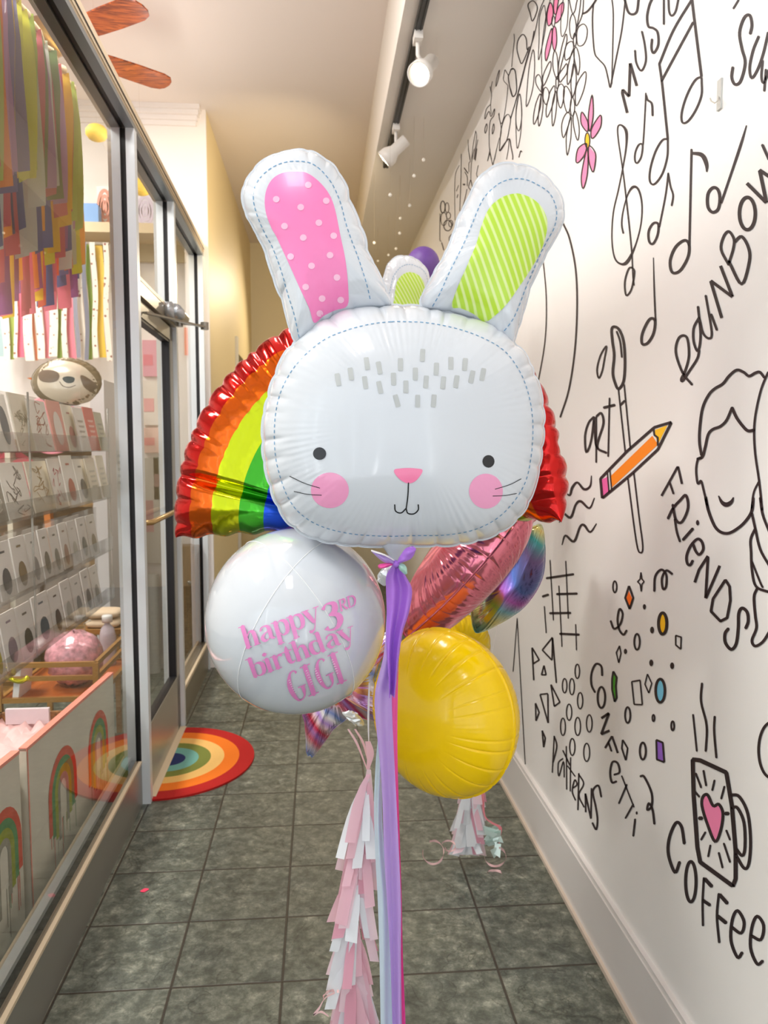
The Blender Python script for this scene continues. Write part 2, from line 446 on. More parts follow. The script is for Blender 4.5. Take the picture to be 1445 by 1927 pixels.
# door jamb past the door and fixed window
b = MB()
vert(b, YD1, 0.045, 0.0, HZ0)
b.lbox(AO + 0.01, AI, YD1 + 0.045, YE, 0.0, 0.19, 2)
b.lbox(AO + 0.005, AO + 0.02, YD1 + 0.045, YE, 0.18, 0.2, 3)
vert(b, YE - 0.04, 0.045, 0.0, HZ0)
win2 = struct(b.build('window_2', [mAl, mGask, mAlD, mCreamE]))
b = MB(); b.add([lf(0.716, YD1, 0.18), lf(0.716, YE, 0.18), lf(0.716, YE, HZ0), lf(0.716, YD1, HZ0)], [(0, 1, 2, 3)])
struct(b.build('window_glass', MATS['clear_pane'], win2))
# transom over the door
TZ0, TZ1 = 2.13, 2.20
b = MB()
b.lbox(AO + 0.004, AI, YD0 + 0.045, YD1, TZ0, TZ1, 0)
b.lbox(AO + 0.002, AO + 0.01, YD0 + 0.045, YD1, TZ1 - 0.012, TZ1 + 0.004, 1)
win3 = struct(b.build('window_3', [mAlD, mCreamE]))
b = MB(); b.add([lf(0.716, YD0, TZ1), lf(0.716, YD1, TZ1), lf(0.716, YD1, HZ0), lf(0.716, YD0, HZ0)], [(0, 1, 2, 3)])
struct(b.build('window_glass', MATS['clear_pane'], win3))
# door leaf
d0, d1 = YD0 + 0.05, YD1 - 0.006
b = MB()
a0, a1 = AO + 0.02, AO + 0.065
b.lbox(a0, a1, d0, d0 + 0.055, 0.012, TZ0 - 0.01, 0)
b.lbox(a0, a1, d1 - 0.075, d1, 0.012, TZ0 - 0.01, 0)
b.lbox(a0, a1, d0, d1, TZ0 - 0.075, TZ0 - 0.01, 0)
b.lbox(a0, a1, d0, d1, 0.012, 0.30, 0)
b.lbox(a0 + 0.004, a1 - 0.004, d1 - 0.088, d1 - 0.073, 0.29, TZ0 - 0.07, 1)
b.lbox(a0 + 0.004, a1 - 0.004, d0 + 0.05, d1 - 0.07, 0.295, 0.308, 1)
b.lbox(a0 + 0.004, a1 - 0.004, d0 + 0.05, d1 - 0.07, TZ0 - 0.088, TZ0 - 0.073, 1)
door = struct(b.build('door_1', [mAlB, mGask]))
b = MB(); b.add([lf(a0 + 0.022, d0, 0.3), lf(a0 + 0.022, d1, 0.3), lf(a0 + 0.022, d1, TZ0 - 0.07), lf(a0 + 0.022, d0, TZ0 - 0.07)], [(0, 1, 2, 3)])
b.build('door_glass', MATS['clear_pane'], door)
b = MB(); b.tube([lf(a0 + 0.0, d0 + 0.02, 1.19), lf(a0 - 0.035, d0 + 0.05, 1.19), lf(a0 - 0.035, d1 - 0.10, 1.19), lf(a0, d1 - 0.06, 1.19)], 0.012, 10)
b.build('push_bar', M('brass_bar', (190, 160, 110), 0.3, 0.8), door, True)
b = MB(); b.lbox(AO - 0.012, AO + 0.02, YD0 + 0.05, YD1 - 0.02, 0.0, 0.012); struct(b.build('trim_5', mCreamE))
# sticker on the jamb
p0, p1 = at_y(219, 848, YD0 - .001), at_y(230, 922, YD0 - .001)
b = MB(); b.box((p0.x, YD0 - .0015, p1.z), (p1.x, YD0 - .0005, p0.z))
for k in range(5):
    zc = p1.z + (p0.z - p1.z) * (.15 + .17 * k); b.box((p0.x + .004, YD0 - .002, zc), (p1.x - .004, YD0 - .0016, zc + .012), 1)
tag(b.build('jamb_sticker', [M('sticker_grey', (214, 220, 222), .4), M('sticker_line', (186, 194, 198), .4)], None, origin=Vector((p0.x, YD0, p1.z))), 'small pale grey sticker on the aluminium post beside the card rack', 'sticker')
# door closer
cl = thing('door_closer', lf(AO, 4.0, 2.17), 'silver hydraulic door closer on the rail above the glass shop door', 'door closer')
b = MB()
c0 = at_l(318, 596, AO - 0.03)
b.tube([lf(AO - 0.035, 3.93, 2.175), lf(AO - 0.035, 4.16, 2.175)], 0.034, 16)
b.lbox(AO - 0.03, AO + 0.01, 3.86, 4.17, 2.14, 2.205)
b.build('closer_body', M('closer_silver', (190, 194, 198), 0.25, 0.7), cl, True)
b = MB()
e1 = lf(AO - 0.035, 4.05, 2.13); e2 = Vector((-0.565, 4.0, 2.115)); e3 = lf(AO + 0.01, 3.42, 2.085)
b.obox((e1 + e2) / 2, (e2 - e1) / 2, Vector((0, 0.011, 0)), Vector((0, 0, 0.004)))
b.obox((e3 + e2) / 2 - Vector((0, 0, 0.008)), (e2 - e3) / 2, (e2 - e3).cross(Vector((0, 0, 1))).normalized() * 0.011, Vector((0, 0, 0.004)))
b.lathe([(0, -0.02), (0.02, -0.02), (0.02, 0.015), (0, 0.015)], e2); b.lathe([(0, -0.015), (0.018, -0.015), (0.018, 0.03), (0, 0.03)], e1)
b.build('closer_arm', M('closer_arm_metal', (150, 145, 135), 0.3, 0.8), cl)

# ------------------------------------------------------------------ mural
INK = M('mural_ink', (42, 29, 32), 0.6)
MPINK = M('mural_pink', (250, 138, 182), 0.6)
MUR = []
def draw(name, zr, strokes, fills=(), sharp=False):
    x0, y0, s = zr
    b = MB()
    mats = [INK]
    def W(p, off):
        return at_x(x0 + p[0] / s, y0 + p[1] / s, XW - off)
    for st in strokes:
        wd, pts = st[0], st[1]; wd = wd if wd == 'dot' else [q * 1.14 for q in wd] if isinstance(wd, (list, tuple)) else wd * 1.14; cl = len(st) > 2 and st[2]
        if wd == 'dot':
            for (cx, cy, r) in pts:
                e = ell(cx, cy, r * 0.6, r, 10); b.add([W(p, 0.0012) for p in e], [tuple(range(10))])
            continue
        L, R = ribbon2d(pts, wd, cl, 5, sharp or (len(st) > 3 and st[3]))
        b.strip([W(p, 0.0012) for p in L], [W(p, 0.0012) for p in R])
    for mat, pts in fills:
        if mat not in mats: mats.append(mat)
        q = smooth_pts(pts, True, 3) if len(pts) > 4 else pts
        cx = sum(p[0] for p in q) / len(q); cy = sum(p[1] for p in q) / len(q)
        vs = [W((cx, cy), 0.0006)] + [W(p, 0.0006) for p in q]; n = len(q)
        b.add(vs, [(0, 1 + i, 1 + (i + 1) % n) for i in range(n)], mats.index(mat))
    o = b.build(name, mats, wallR); o['kind'] = 'structure'
    return o
C = True
ZA = (960, 0, 6.02); ZB = (820, 60, 6.02); ZC = (1140, 0, 4.738); ZD = (1140, 220, 4.738); ZE = (800, 280, 8.03)
Z1 = (800, 0, 2.24); Z2 = (980, 450, 3.107); Z3 = (980, 850, 3.108); Z4 = (980, 1250, 2.847)
Z5 = (750, 940, 4.25); Z6 = (1290, 940, 6.42); Z7 = (1290, 680, 6.88); Z8 = (1320, 200, 7.71); Z9 = (740, 1160, 5.504)
p1 = [[(430, 290), (415, 200), (430, 80), (455, 30), (480, 80), (485, 160), (465, 260)], [(510, 260), (515, 180), (545, 80), (600, 25), (600, 120), (560, 220)],
      [(470, 320), (430, 430), (395, 590), (405, 690), (440, 590), (470, 440)], [(485, 320), (515, 320), (525, 470), (500, 575), (475, 470)], [(500, -20), (490, 80), (500, 155), (522, 150), (532, 80), (545, -20)]]
draw('mural_flower', ZA, [(10, p, C) for p in p1] + [(8, ell(487, 240, 18, 60), C)], [(MPINK, p) for p in p1])
loops = [[(700, 160), (672, 250), (675, 370), (700, 440), (730, 400), (745, 300), (730, 200)], [(750, 400), (770, 310), (830, 272), (870, 330), (860, 440), (820, 510), (765, 510)],
 ell(730, 450, 17, 75), [(700, 470), (640, 500), (615, 590), (625, 680), (680, 640), (715, 550)], [(725, 555), (720, 640), (745, 760), (765, 850), (785, 760), (780, 640), (750, 540)],
 [(715, 555), (660, 720), (645, 850), (650, 960), (700, 850), (720, 700)], [(500, 575), (480, 680), (490, 800), (530, 900), (540, 800), (530, 640)],
 [(540, 860), (550, 700), (590, 500), (630, 385), (640, 460), (600, 640), (560, 800)], [(550, 850), (600, 770), (640, 720), (640, 820), (590, 900), (560, 930)], ell(530, 935, 15, 70),
 [(570, 950), (610, 1000), (600, 1130), (570, 1225), (540, 1150), (530, 1020)], [(515, 1030), (480, 1150), (470, 1290), (480, 1430), (510, 1320), (525, 1150)],
 [(500, 970), (450, 1040), (430, 1120), (405, 1240), (415, 1330), (460, 1240), (500, 1100)], [(370, 1080), (380, 1010), (405, 990), (435, 1040), (435, 1110), (405, 1185), (375, 1130)],
 [(360, 1050), (300, 970), (285, 890), (315, 845), (345, 880), (360, 970)], [(365, 960), (370, 860), (420, 740), (455, 695), (460, 760), (430, 860), (385, 960)],
 [(340, 1060), (290, 1170), (262, 1320), (268, 1410), (310, 1320), (345, 1180)], [(355, 1060), (330, 1200), (315, 1340), (325, 1430), (355, 1330), (370, 1180)], ell(360, 1010, 8, 50),
 [(690, 1090), (640, 980), (605, 1010), (605, 1150), (640, 1270), (670, 1250)], [(700, 1090), (685, 950), (700, 800), (720, 720), (745, 850), (740, 980), (715, 1080)],
 [(735, 1100), (745, 980), (790, 880), (850, 810), (855, 900), (820, 1050), (750, 1200)], ell(703, 1210, 25, 105), [(650, 1270), (600, 1340), (580, 1445), (600, 1560), (650, 1440), (680, 1320)],
 [(685, 1320), (640, 1500), (632, 1620), (645, 1760), (680, 1600), (690, 1450)], [(710, 1320), (720, 1450), (760, 1590), (780, 1500), (770, 1380), (735, 1260)]]
draw('mural_flower_cluster', ZA, [(9, p, C) for p in loops] + [(9, [(665, -10), (690, 110), (710, 155), (735, 110), (745, 50), (760, -10)]), (9, [(800, -20), (780, 150), (745, 350)]), (9, [(830, -20), (815, 160), (760, 300)])])
draw('mural_leaf_vine', ZA, [(7, [(655, -10), (655, 100), (640, 300), (590, 415), (570, 330), (580, 100), (600, -10)]), (7, [(380, 60), (330, 200), (325, 450), (318, 680), (360, 520), (400, 300), (400, 150)], C),
 (8, [(385, -10), (330, 130), (270, 400), (190, 650), (120, 920), (60, 1150), (0, 1350)]), (8, [(260, 560), (215, 750), (190, 1000), (182, 1210), (250, 1020), (275, 750)], C),
 (10, [(215, 530), (190, 560), (180, 440), (140, 390), (90, 450), (75, 550), (100, 660), (130, 720), (180, 620), (205, 555)]), (10, [(200, 70), (215, 30), (260, 10), (300, 60), (300, 130), (250, 240), (225, 150)], C),
 (6, [(40, 385), (45, 450), (30, 600), (15, 760)]), (9, [(0, 790), (50, 790), (65, 900), (70, 1040), (30, 1090), (0, 1000)]), (8, [(110, 1070), (70, 1200), (65, 1400), (100, 1480), (130, 1300)], C), (7, [(455, -10), (410, 150), (360, 500), (355, 800), (370, 960)])])
draw('mural_pointed_leaf', ZA, [(13, [(940, 40), (930, 200), (935, 400), (955, 600), (1000, 670), (1070, 750), (1105, 880), (1130, 990), (1150, 900), (1200, 650), (1260, 350), (1290, 100), (1302, -10)]),
 (11, [(1150, -10), (1165, 150), (1160, 500), (1148, 950)]), (18, [(975, -10), (930, 60), (870, 130), (820, 155)])])
draw('mural_branches', ZB, [(9, [(860, 415), (830, 480), (820, 520), (840, 640), (870, 735), (910, 680), (912, 560), (895, 440)], C), (6, [(780, 430), (765, 540), (800, 590), (815, 630), (790, 850), (770, 970)]), (7, [(785, 430), (825, 500)]),
 (6, [(720, 430), (690, 520), (680, 620), (705, 540)], C), (5, [(640, 560), (625, 640), (630, 720), (620, 830), (625, 930)]), (6, [(612, 620), (628, 690)]),
 (7, [(615, 825), (570, 880), (555, 990), (600, 900), (625, 960), (665, 870), (655, 950), (620, 1000), (605, 1100), (605, 1300), (630, 1445)]), (7, [(575, 1040), (555, 1100), (560, 1150), (580, 1090)], C), (7, [(655, 1040), (640, 1100), (640, 1160), (660, 1100)], C),
 (8, [(715, 920), (720, 990), (745, 1040), (770, 970)]), (6, [(710, 930), (740, 1100), (730, 1200)]), (8, [(845, 990), (820, 935), (780, 970), (740, 1100), (725, 1250), (725, 1350), (800, 1230), (830, 1100)], C),
 (7, [(950, 700), (920, 820), (905, 1000), (920, 1320), (960, 1150), (970, 900)], C), (8, [(1110, -10), (1080, 150), (1010, 400), (960, 600), (880, 870), (845, 990)]),
 (10, [(725, 1350), (760, 1290), (830, 1210), (850, 1300), (870, 1400), (870, 1445)]), (7, [(830, 1210), (820, 1330), (800, 1445)]), (10, [(940, 1420), (960, 1350), (975, 1360)]),
 (5, [(450, 1120), (420, 1300), (405, 1445)]), (5, [(455, 1130), (460, 1200), (430, 1445)]), (5, [(475, 1220), (455, 1330), (440, 1445)]), (5, [(365, 1220), (370, 1330), (385, 1445)]), (5, [(720, 1200), (690, 1320), (665, 1445)])])
draw('mural_far_branches', ZE, [(8, [(650, 0), (680, 180), (660, 220), (660, 350)]), (8, [(740, 0), (700, 200), (690, 350), (690, 460)]), (8, [(780, 0), (755, 180)]), (9, [(980, 0), (940, 190), (975, 60), (1020, 250), (1080, 0)], 0, True),
 (8, [(800, 250), (775, 380), (790, 440), (755, 540)]), (7, [(515, 250), (470, 340), (450, 450), (445, 700), (450, 1080)]), (9, [(545, 80), (540, 400), (530, 700), (520, 940)]), (13, [(590, 290), (645, 370)]), (10, [(600, 350), (635, 430), (635, 560)]),
 (22, [(575, 540), (598, 540)]), (11, [(685, 470), (655, 580), (685, 630), (650, 760), (620, 830)]), (10, [(690, 470), (710, 570)]), (9, [(630, 610), (600, 750), (565, 890)]), (8, [(505, 550), (470, 640)]), (10, [(495, 690), (480, 740)]),
 (13, ell(265, 880, 35, 90), C), (9, ell(330, 890, 28, 75), C), (9, ell(280, 1060, 45, 100), C), (9, ell(350, 1010, 33, 50), C), (13, ell(340, 1160, 60, 80), C), (10, ell(385, 1130, 30, 50), C), (11, [(400, 1290), (360, 1350), (380, 1450)]), (10, [(225, 980), (220, 1350), (240, 1400)]), (14, [(250, 1420), (280, 1530)])])
p2 = [[(690, 545), (688, 480), (703, 400), (708, 480), (697, 545)], [(683, 555), (657, 520), (660, 472), (685, 515)], [(700, 580), (702, 540), (738, 485), (740, 530), (715, 575)], [(680, 605), (645, 625), (635, 675), (645, 685), (672, 650)], [(690, 615), (718, 650), (708, 725), (690, 680)], [(680, 630), (658, 740), (665, 795), (682, 740), (686, 660)]]
MYEL = M('mural_yellow', (255, 196, 20), 0.6)
draw('mural_flower', Z1, [(4.5, p, C) for p in p2] + [(4, ell(683, 592, 10, 32), C)], [(MPINK, p) for p in p2] + [(MYEL, ell(683, 592, 10, 32))])
draw('mural_lettering', ZC, [(21, [(190, 1010), (145, 830), (150, 800), (205, 860), (215, 560), (275, 770)], 0, True), (15, [(258, 450), (270, 560), (315, 630), (355, 540), (345, 400), (320, 280)]),
 (18, [(410, 350), (405, 430), (425, 472), (465, 400), (460, 290), (420, 250), (378, 235), (366, 150), (385, 50), (410, -10)]), (15, [(515, -10), (515, 215)]), (15, [(556, -10), (562, 100), (585, 140), (620, 100), (645, -10)])])
draw('mural_curl', ZC, [(18, [(165, -10), (195, 100), (235, 128), (275, 100), (290, -10)]), (14, [(1180, 0), (1135, 75)])])
draw('mural_music_note', (1140, 0, 4.738), [(18, [(768, -10), (600, 270), (475, 570)]), (18, [(775, 200), (640, 450), (495, 720)]), (18, [(475, 570), (500, 750), (540, 1137), (550, 1240)]), (20, [(765, -10), (790, 200), (850, 680)]),
 (16, [(845, 690), (790, 720), (720, 850), (675, 1000), (680, 1090), (730, 1080), (800, 980), (850, 850), (852, 740)], C), (15, [(545, 1242), (500, 1252), (440, 1352), (395, 1502), (390, 1612), (430, 1642), (500, 1552), (545, 1402), (550, 1272)], C)])
draw('mural_music_note', ZC, [(11, [(355, 830), (350, 950), (340, 1137), (330, 1290)]), (16, [(357, 850), (370, 890), (408, 925), (415, 1030)]), (13, [(325, 1292), (290, 1292), (260, 1362), (258, 1432), (280, 1452), (315, 1392)], C)])
draw('mural_lettering', ZC, [(22, [(1285, 300), (1300, 220), (1280, 135), (1230, 160), (1190, 290), (1210, 430), (1240, 560), (1200, 720), (1150, 752), (1120, 690), (1130, 600)]), (20, [(1360, 325), (1310, 450), (1280, 600), (1298, 695), (1350, 620), (1400, 480), (1445, 290)]),
 (18, [(1395, 540), (1385, 690), (1410, 735), (1460, 600)]), (18, [(1425, 620), (1410, 810)])])
draw('mural_treble_clef', ZD, [([14, 12, 10, 10, 20, 16, 12, 10, 12, 26, 16, 12, 10, 10, 10, 10, 14, 22, 14, 10, 10, 10, 12, 12, 12], [(155, 1040), (140, 960), (150, 850), (190, 700), (240, 625), (290, 650), (320, 780), (310, 960), (260, 1150), (190, 1290), (130, 1310), (75, 1250), (52, 1080), (65, 850), (110, 650), (150, 450), (180, 260), (180, 130), (140, 75), (105, 90), (110, 210), (150, 480), (180, 730), (210, 1000), (232, 1230)]),
 (11, [(232, 1230), (240, 1421), (250, 1500)]), (14, [(248, 1360), (205, 1350), (168, 1470), (180, 1590), (225, 1540), (250, 1420)], C)])
draw('mural_music_note', ZD, [(13, [(555, 500), (530, 700), (475, 980)]), (14, [(555, 510), (575, 620), (598, 700), (585, 790)]), (18, [(465, 955), (420, 950), (380, 1020), (385, 1110), (420, 1130), (460, 1050)], C)])
draw('mural_music_note', ZD, [([8, 20, 18, 18], [(1252, 75), (1200, 250), (1110, 520), (1025, 770)]), (24, [(1015, 720), (995, 645), (950, 632), (908, 690), (908, 800), (950, 850), (1000, 820)], C)])
draw('mural_music_note', ZD, [(17, [(762, 290), (755, 600), (743, 1150)]), ([20, 34, 30, 10], [(765, 322), (855, 340), (895, 420), (898, 490)]), (22, [(740, 1140), (700, 1100), (620, 1160), (572, 1280), (590, 1385), (660, 1370), (730, 1250)], C)])
draw('mural_music_note', Z2, [([4, 8, 9], [(774, 108), (779, 300), (787, 480)]), (14, [(783, 475), (750, 470), (710, 550), (708, 610), (740, 608), (775, 550)], C)])
draw('mural_lettering', Z8, [(46, [(650, 1110), (940, 1400), (840, 925), (980, 1020)], 0, True), (36, [(880, 560), (975, 770)]), (44, ell(662, 1555, 115, 235), C)])
draw('mural_lettering', Z2, [(14, [(1215, 150), (1170, 60), (1185, -15), (1215, -45), (1245, 0), (1240, 60), (1215, 140)]), (16, [(1245, 20), (1290, -15), (1330, 50), (1335, 130), (1290, 262), (1215, 130)]), (16, [(1175, 465), (1108, 242), (1237, 338), (1165, 152)], 0, True),
 (13, [(1040, 460), (1010, 520), (1010, 600), (1035, 655), (1050, 560), (1035, 395)]), (12, [(1045, 470), (1065, 550), (1100, 580), (1115, 540), (1080, 330)]), (13, [(1112, 440), (1145, 530)]),
 (13, [(1000, 850), (945, 780), (905, 660), (925, 575), (970, 575), (982, 680), (960, 770), (938, 815), (945, 828), (985, 770), (1030, 700), (1042, 650)])])
draw('mural_arc_line', Z2, [(9, [(245, -95), (285, 0), (320, 180), (328, 400), (315, 650), (280, 880), (230, 1040)])])
draw('mural_arc_line', Z2, [(6, [(120, 60), (130, 130), (148, 350), (140, 600), (90, 890)])])
draw('mural_paintbrush', Z2, [(14, [(530, 530), (535, 600), (545, 680), (537, 780), (550, 840), (570, 875), (600, 830), (608, 720), (600, 600), (575, 530), (545, 512)], C), (10, [(560, 540), (580, 600), (590, 690)]), (8, [(570, 880), (610, 1250)]), (8, [(603, 850), (640, 1230)]), (12, [(580, 970), (607, 945)]),
 (8, [(625, 1400), (675, 1773), (700, 1833), (712, 1793), (690, 1620), (660, 1368)]), (9, [(500, 625), (465, 680), (445, 760), (455, 812), (475, 770), (490, 690)], C)])
draw('mural_lettering', Z2, [(11, [(425, 1040), (395, 1075), (375, 1150), (382, 1245), (410, 1180), (428, 1040)]), (9, [(428, 1060), (435, 1190), (450, 1225)]), (9, [(440, 1040), (440, 1305)]), (12, [(442, 1035), (470, 1018), (482, 1080), (446, 1212), (500, 1250)]), (9, [(518, 930), (510, 1270)]), (14, [(485, 985), (548, 970)])])
draw('mural_pencil', Z2, [(14, [(465, 1400), (620, 1240), (780, 1100), (880, 1070), (800, 1230), (650, 1370), (475, 1515)], C, True), (7, [(505, 1365), (515, 1480)]), (7, [(520, 1352), (530, 1465)]), (10, [(775, 1110), (780, 1145), (800, 1160), (800, 1210)], 0, True)],
 [(M('mural_orange', (255, 140, 10), 0.6), [(525, 1385), (768, 1150), (802, 1200), (534, 1450)]), (MYEL, [(785, 1115), (857, 1088), (803, 1195), (783, 1150)]), (M('mural_hot_pink', (240, 100, 170), 0.6), [(470, 1408), (503, 1390), (512, 1472), (480, 1502)])])
for wv in ([(255, 230), (285, 255), (300, 210), (330, 180), (370, 220), (405, 200), (412, 140)], [(225, 415), (240, 355), (290, 385), (320, 310), (350, 290), (400, 330), (430, 270)], [(240, 545), (260, 490), (310, 525), (345, 440), (370, 430), (405, 470), (442, 420)]):
    draw('mural_wave', Z3, [([5, 10, 13, 11, 13, 10, 5], wv)])
draw('mural_hash_pattern', Z3, [(6, q) for q in ([(170, 635), (190, 985)], [(262, 640), (277, 975)], [(222, 785), (240, 1140)], [(137, 905), (148, 1060)], [(320, 1010), (325, 1160)])] + [(12, q) for q in ([(150, 740), (307, 717)], [(210, 833), (328, 830)], [(127, 847), (160, 836)], [(170, 945), (290, 943)], [(228, 1065), (340, 1070)])])
draw('mural_triangles', Z3, [(8, q, C, True) for q in ([(65, 1145), (107, 1218), (72, 1240)], [(185, 1085), (125, 1160), (182, 1220)], [(135, 1250), (120, 1305), (147, 1305)], [(112, 1420), (157, 1415), (160, 1590)], [(175, 1360), (228, 1465), (195, 1490)], [(85, 1470), (107, 1525), (88, 1575)], [(124, 1630), (143, 1675), (133, 1730)])] + [(8, [(65, 1150), (75, 1335)]), (8, [(185, 1090), (207, 1350)])])
draw('mural_dots_pattern', Z4, [(6, ell(*q), C) for q in ((302, 38, 12, 38), (234, 115, 12, 38), (273, 120, 13, 43), (317, 195, 14, 43), (258, 257, 14, 43), (225, 335, 13, 46), (304, 333, 15, 48), (366, 317, 15, 46), (275, 443, 14, 45), (352, 472, 16, 48))])
GR = M('mural_green', (70, 165, 30), 0.6); BL = M('mural_blue', (120, 200, 232), 0.6); PU = M('mural_purple', (150, 100, 205), 0.6); OR = M('mural_deep_orange', (255, 115, 20), 0.6)
gq = [(540, 1285), (560, 1320), (555, 1370), (560, 1440), (548, 1462), (533, 1390), (533, 1330)]
draw('mural_confetti', Z3, [(8, ell(549, 790, 11, 33), C), (11, [(632, 785), (657, 855), (636, 920), (610, 855)], C, True), (7, [(702, 705), (708, 745), (720, 760), (708, 775), (704, 818), (697, 775), (682, 760), (697, 745)], C, True),
 (12, [(780, 815), (785, 730), (820, 690), (850, 720), (848, 790), (830, 800), (825, 740), (850, 695), (885, 715)]), ('dot', [(722, 907, 16), (767, 1043, 20), (611, 1168, 16), (762, 1235, 20), (884, 1252, 20)]),
 (11, [(525, 990), (545, 1035), (580, 1010), (595, 950), (577, 920), (565, 980), (575, 1040), (600, 1070), (618, 1045)]), (16, ell(829, 1005, 24, 62), C), (10, ell(679, 1112, 16, 46), C), (8, [(905, 1075), (937, 1085), (935, 1155), (905, 1130)], C, True),
 (7, [(577, 1135), (585, 1180), (572, 1235), (558, 1175)], C, True), (10, gq, C, True), (8, [(648, 1345), (697, 1337), (710, 1480), (662, 1478)], C, True), (7, [(740, 1300), (765, 1355), (748, 1412), (725, 1360)], C, True), (14, ell(815, 1398, 27, 68), C)],
 [(OR, [(632, 815), (650, 858), (637, 908), (616, 858)]), (MYEL, ell(829, 1005, 20, 54)), (GR, gq), (BL, ell(815, 1398, 22, 60))])
draw('mural_confetti', Z4, [(9, ell(572, 272, 14, 42), C), (8, ell(710, 288, 6, 17), C), (9, ell(813, 330, 8, 24), C), (8, [(545, 405), (572, 450), (562, 515), (540, 450)], C, True), (10, ell(653, 465, 16, 45), C), (9, [(725, 405), (760, 420), (768, 525), (728, 510)], C, True),
 (11, [(640, 600), (662, 605), (700, 690), (700, 760), (677, 780), (685, 745), (705, 780), (715, 855)])], [(PU, [(725, 405), (760, 420), (768, 525), (728, 510)])])
draw('mural_lettering', Z4, [(10, [(435, 60), (430, 10), (400, 0), (378, 50), (378, 110), (397, 150)]), (10, ell(431, 178, 20, 56), C), (12, [(430, 290), (472, 262), (430, 375), (476, 355)], 0, True), (10, [(450, 450), (488, 385), (520, 478)], 0, True), (9, [(468, 418), (485, 465)]),
 (10, [(500, 592), (528, 578), (518, 530), (490, 525), (478, 580), (487, 632), (512, 628)]), (7, [(540, 598), (605, 765)]), (9, [(567, 645), (525, 745)]), (9, [(602, 750), (560, 825)]), (10, [(612, 830), (602, 920)]), ('dot', [(620, 797, 9)])])
draw('mural_lettering', Z4, [(6, [(178, 385), (168, 580)]), (7, [(178, 385), (192, 440), (172, 525)]), (6, [(225, 505), (200, 530), (203, 600), (228, 520), (232, 605)]), (6, [(243, 440), (245, 670)]), (7, [(225, 462), (262, 540)]), (6, [(266, 500), (264, 680)]), (6, [(250, 545), (290, 600)]),
 (7, [(276, 665), (300, 645), (288, 620), (275, 680), (292, 728)]), (7, [(310, 585), (305, 780)]), (7, [(310, 590), (336, 640), (310, 700), (338, 765)]), (8, [(347, 795), (345, 690), (375, 830), (378, 660)], 0, True), (9, [(430, 710), (415, 650), (385, 680), (400, 760), (410, 830), (403, 885), (383, 850)])])
draw('mural_thin_triangle', Z9, [(8, [(1282, 20), (1240, 570)]), (8, [(1282, 20), (1330, 900), (1365, 1530)]), (9, [(1225, 1250), (1235, 1340)])])
hrt = [(1040, 950), (1000, 860), (970, 760), (975, 710), (1000, 700), (1030, 758), (1060, 750), (1082, 800), (1070, 890)]
draw('mural_mug', Z4, [(20, [(920, 510), (960, 515), (1100, 580), (1130, 760), (1150, 1000), (1150, 1150), (1135, 1188), (960, 1060), (945, 980), (925, 700)], C, True), (15, [(1125, 700), (1170, 710), (1215, 800), (1230, 950), (1220, 1070), (1195, 1092), (1150, 1020)]),
 (15, [(1130, 770), (1160, 770), (1195, 850), (1200, 980), (1185, 1025), (1150, 985)]), (14, hrt, C)] + [(10, q) for q in ([(937, 585), (965, 660)], [(978, 570), (992, 650)], [(1037, 622), (1025, 675)], [(1090, 655), (1073, 720)], [(935, 685), (955, 710)], [(988, 900), (965, 940)], [(1100, 890), (1120, 940)], [(1015, 970), (1003, 1030)], [(1060, 1010), (1080, 1090)], [(1087, 960), (1120, 1060)])]
 + [(18, [(955, 825), (970, 825)]), (18, [(1095, 800), (1112, 800)]), (11, [(970, 102), (965, 200), (995, 330), (990, 465)]), (9, [(922, 270), (942, 465)]), (11, [(1038, 280), (1035, 360), (1047, 500)])], [(MPINK, hrt)])
draw('mural_lettering', Z4, [(15, [(875, 960), (860, 870), (830, 850), (795, 930), (790, 1020), (825, 1115), (850, 1060)]), (15, ell(910, 1165, 28, 108), C), (11, [(980, 1145), (973, 1270), (975, 1400)]), (18, [(985, 1150), (1022, 1190)]), (16, [(975, 1265), (1012, 1290)]),
 (12, [(1060, 1230), (1050, 1350), (1062, 1490)]), (18, [(1065, 1235), (1105, 1280)]), (18, [(1055, 1350), (1098, 1385)]), (15, [(1130, 1410), (1180, 1440), (1195, 1380), (1160, 1320), (1132, 1370), (1125, 1480), (1160, 1570), (1185, 1545)]), (15, [(1235, 1455), (1285, 1475), (1300, 1400), (1265, 1350), (1237, 1410), (1230, 1520), (1265, 1605), (1295, 1590)])])
draw('mural_ring', Z4, [(13, ell(1345, 460, 72, 150), C)])
draw('mural_lettering', Z3, [(12, [(820, 262), (918, 85), (942, 190)], 0, True), (11, [(870, 180), (892, 245)]), (14, [(860, 390), (890, 330), (930, 285), (965, 255), (977, 330), (940, 412), (905, 395), (888, 310)]), (12, [(900, 395), (912, 470), (930, 525)]), (15, [(948, 515), (1005, 450)]), ('dot', [(1033, 415, 16)])])
draw('mural_lettering', Z6, [(30, [(90, 540), (120, 620), (165, 665), (212, 600), (195, 510), (140, 478), (60, 560), (12, 680), (20, 770), (55, 790), (85, 740)]), (30, [(108, 1005), (160, 850), (270, 680), (240, 1200), (415, 790)], 0, True), (30, [(480, 970), (330, 1200), (305, 1350), (420, 1470), (500, 1430), (540, 1220), (530, 1050)], C, True),
 (34, [(515, 1560), (475, 1620), (480, 1730), (550, 1810), (610, 1740), (635, 1550), (640, 1380), (680, 1312), (742, 1360), (755, 1470), (725, 1555)])])
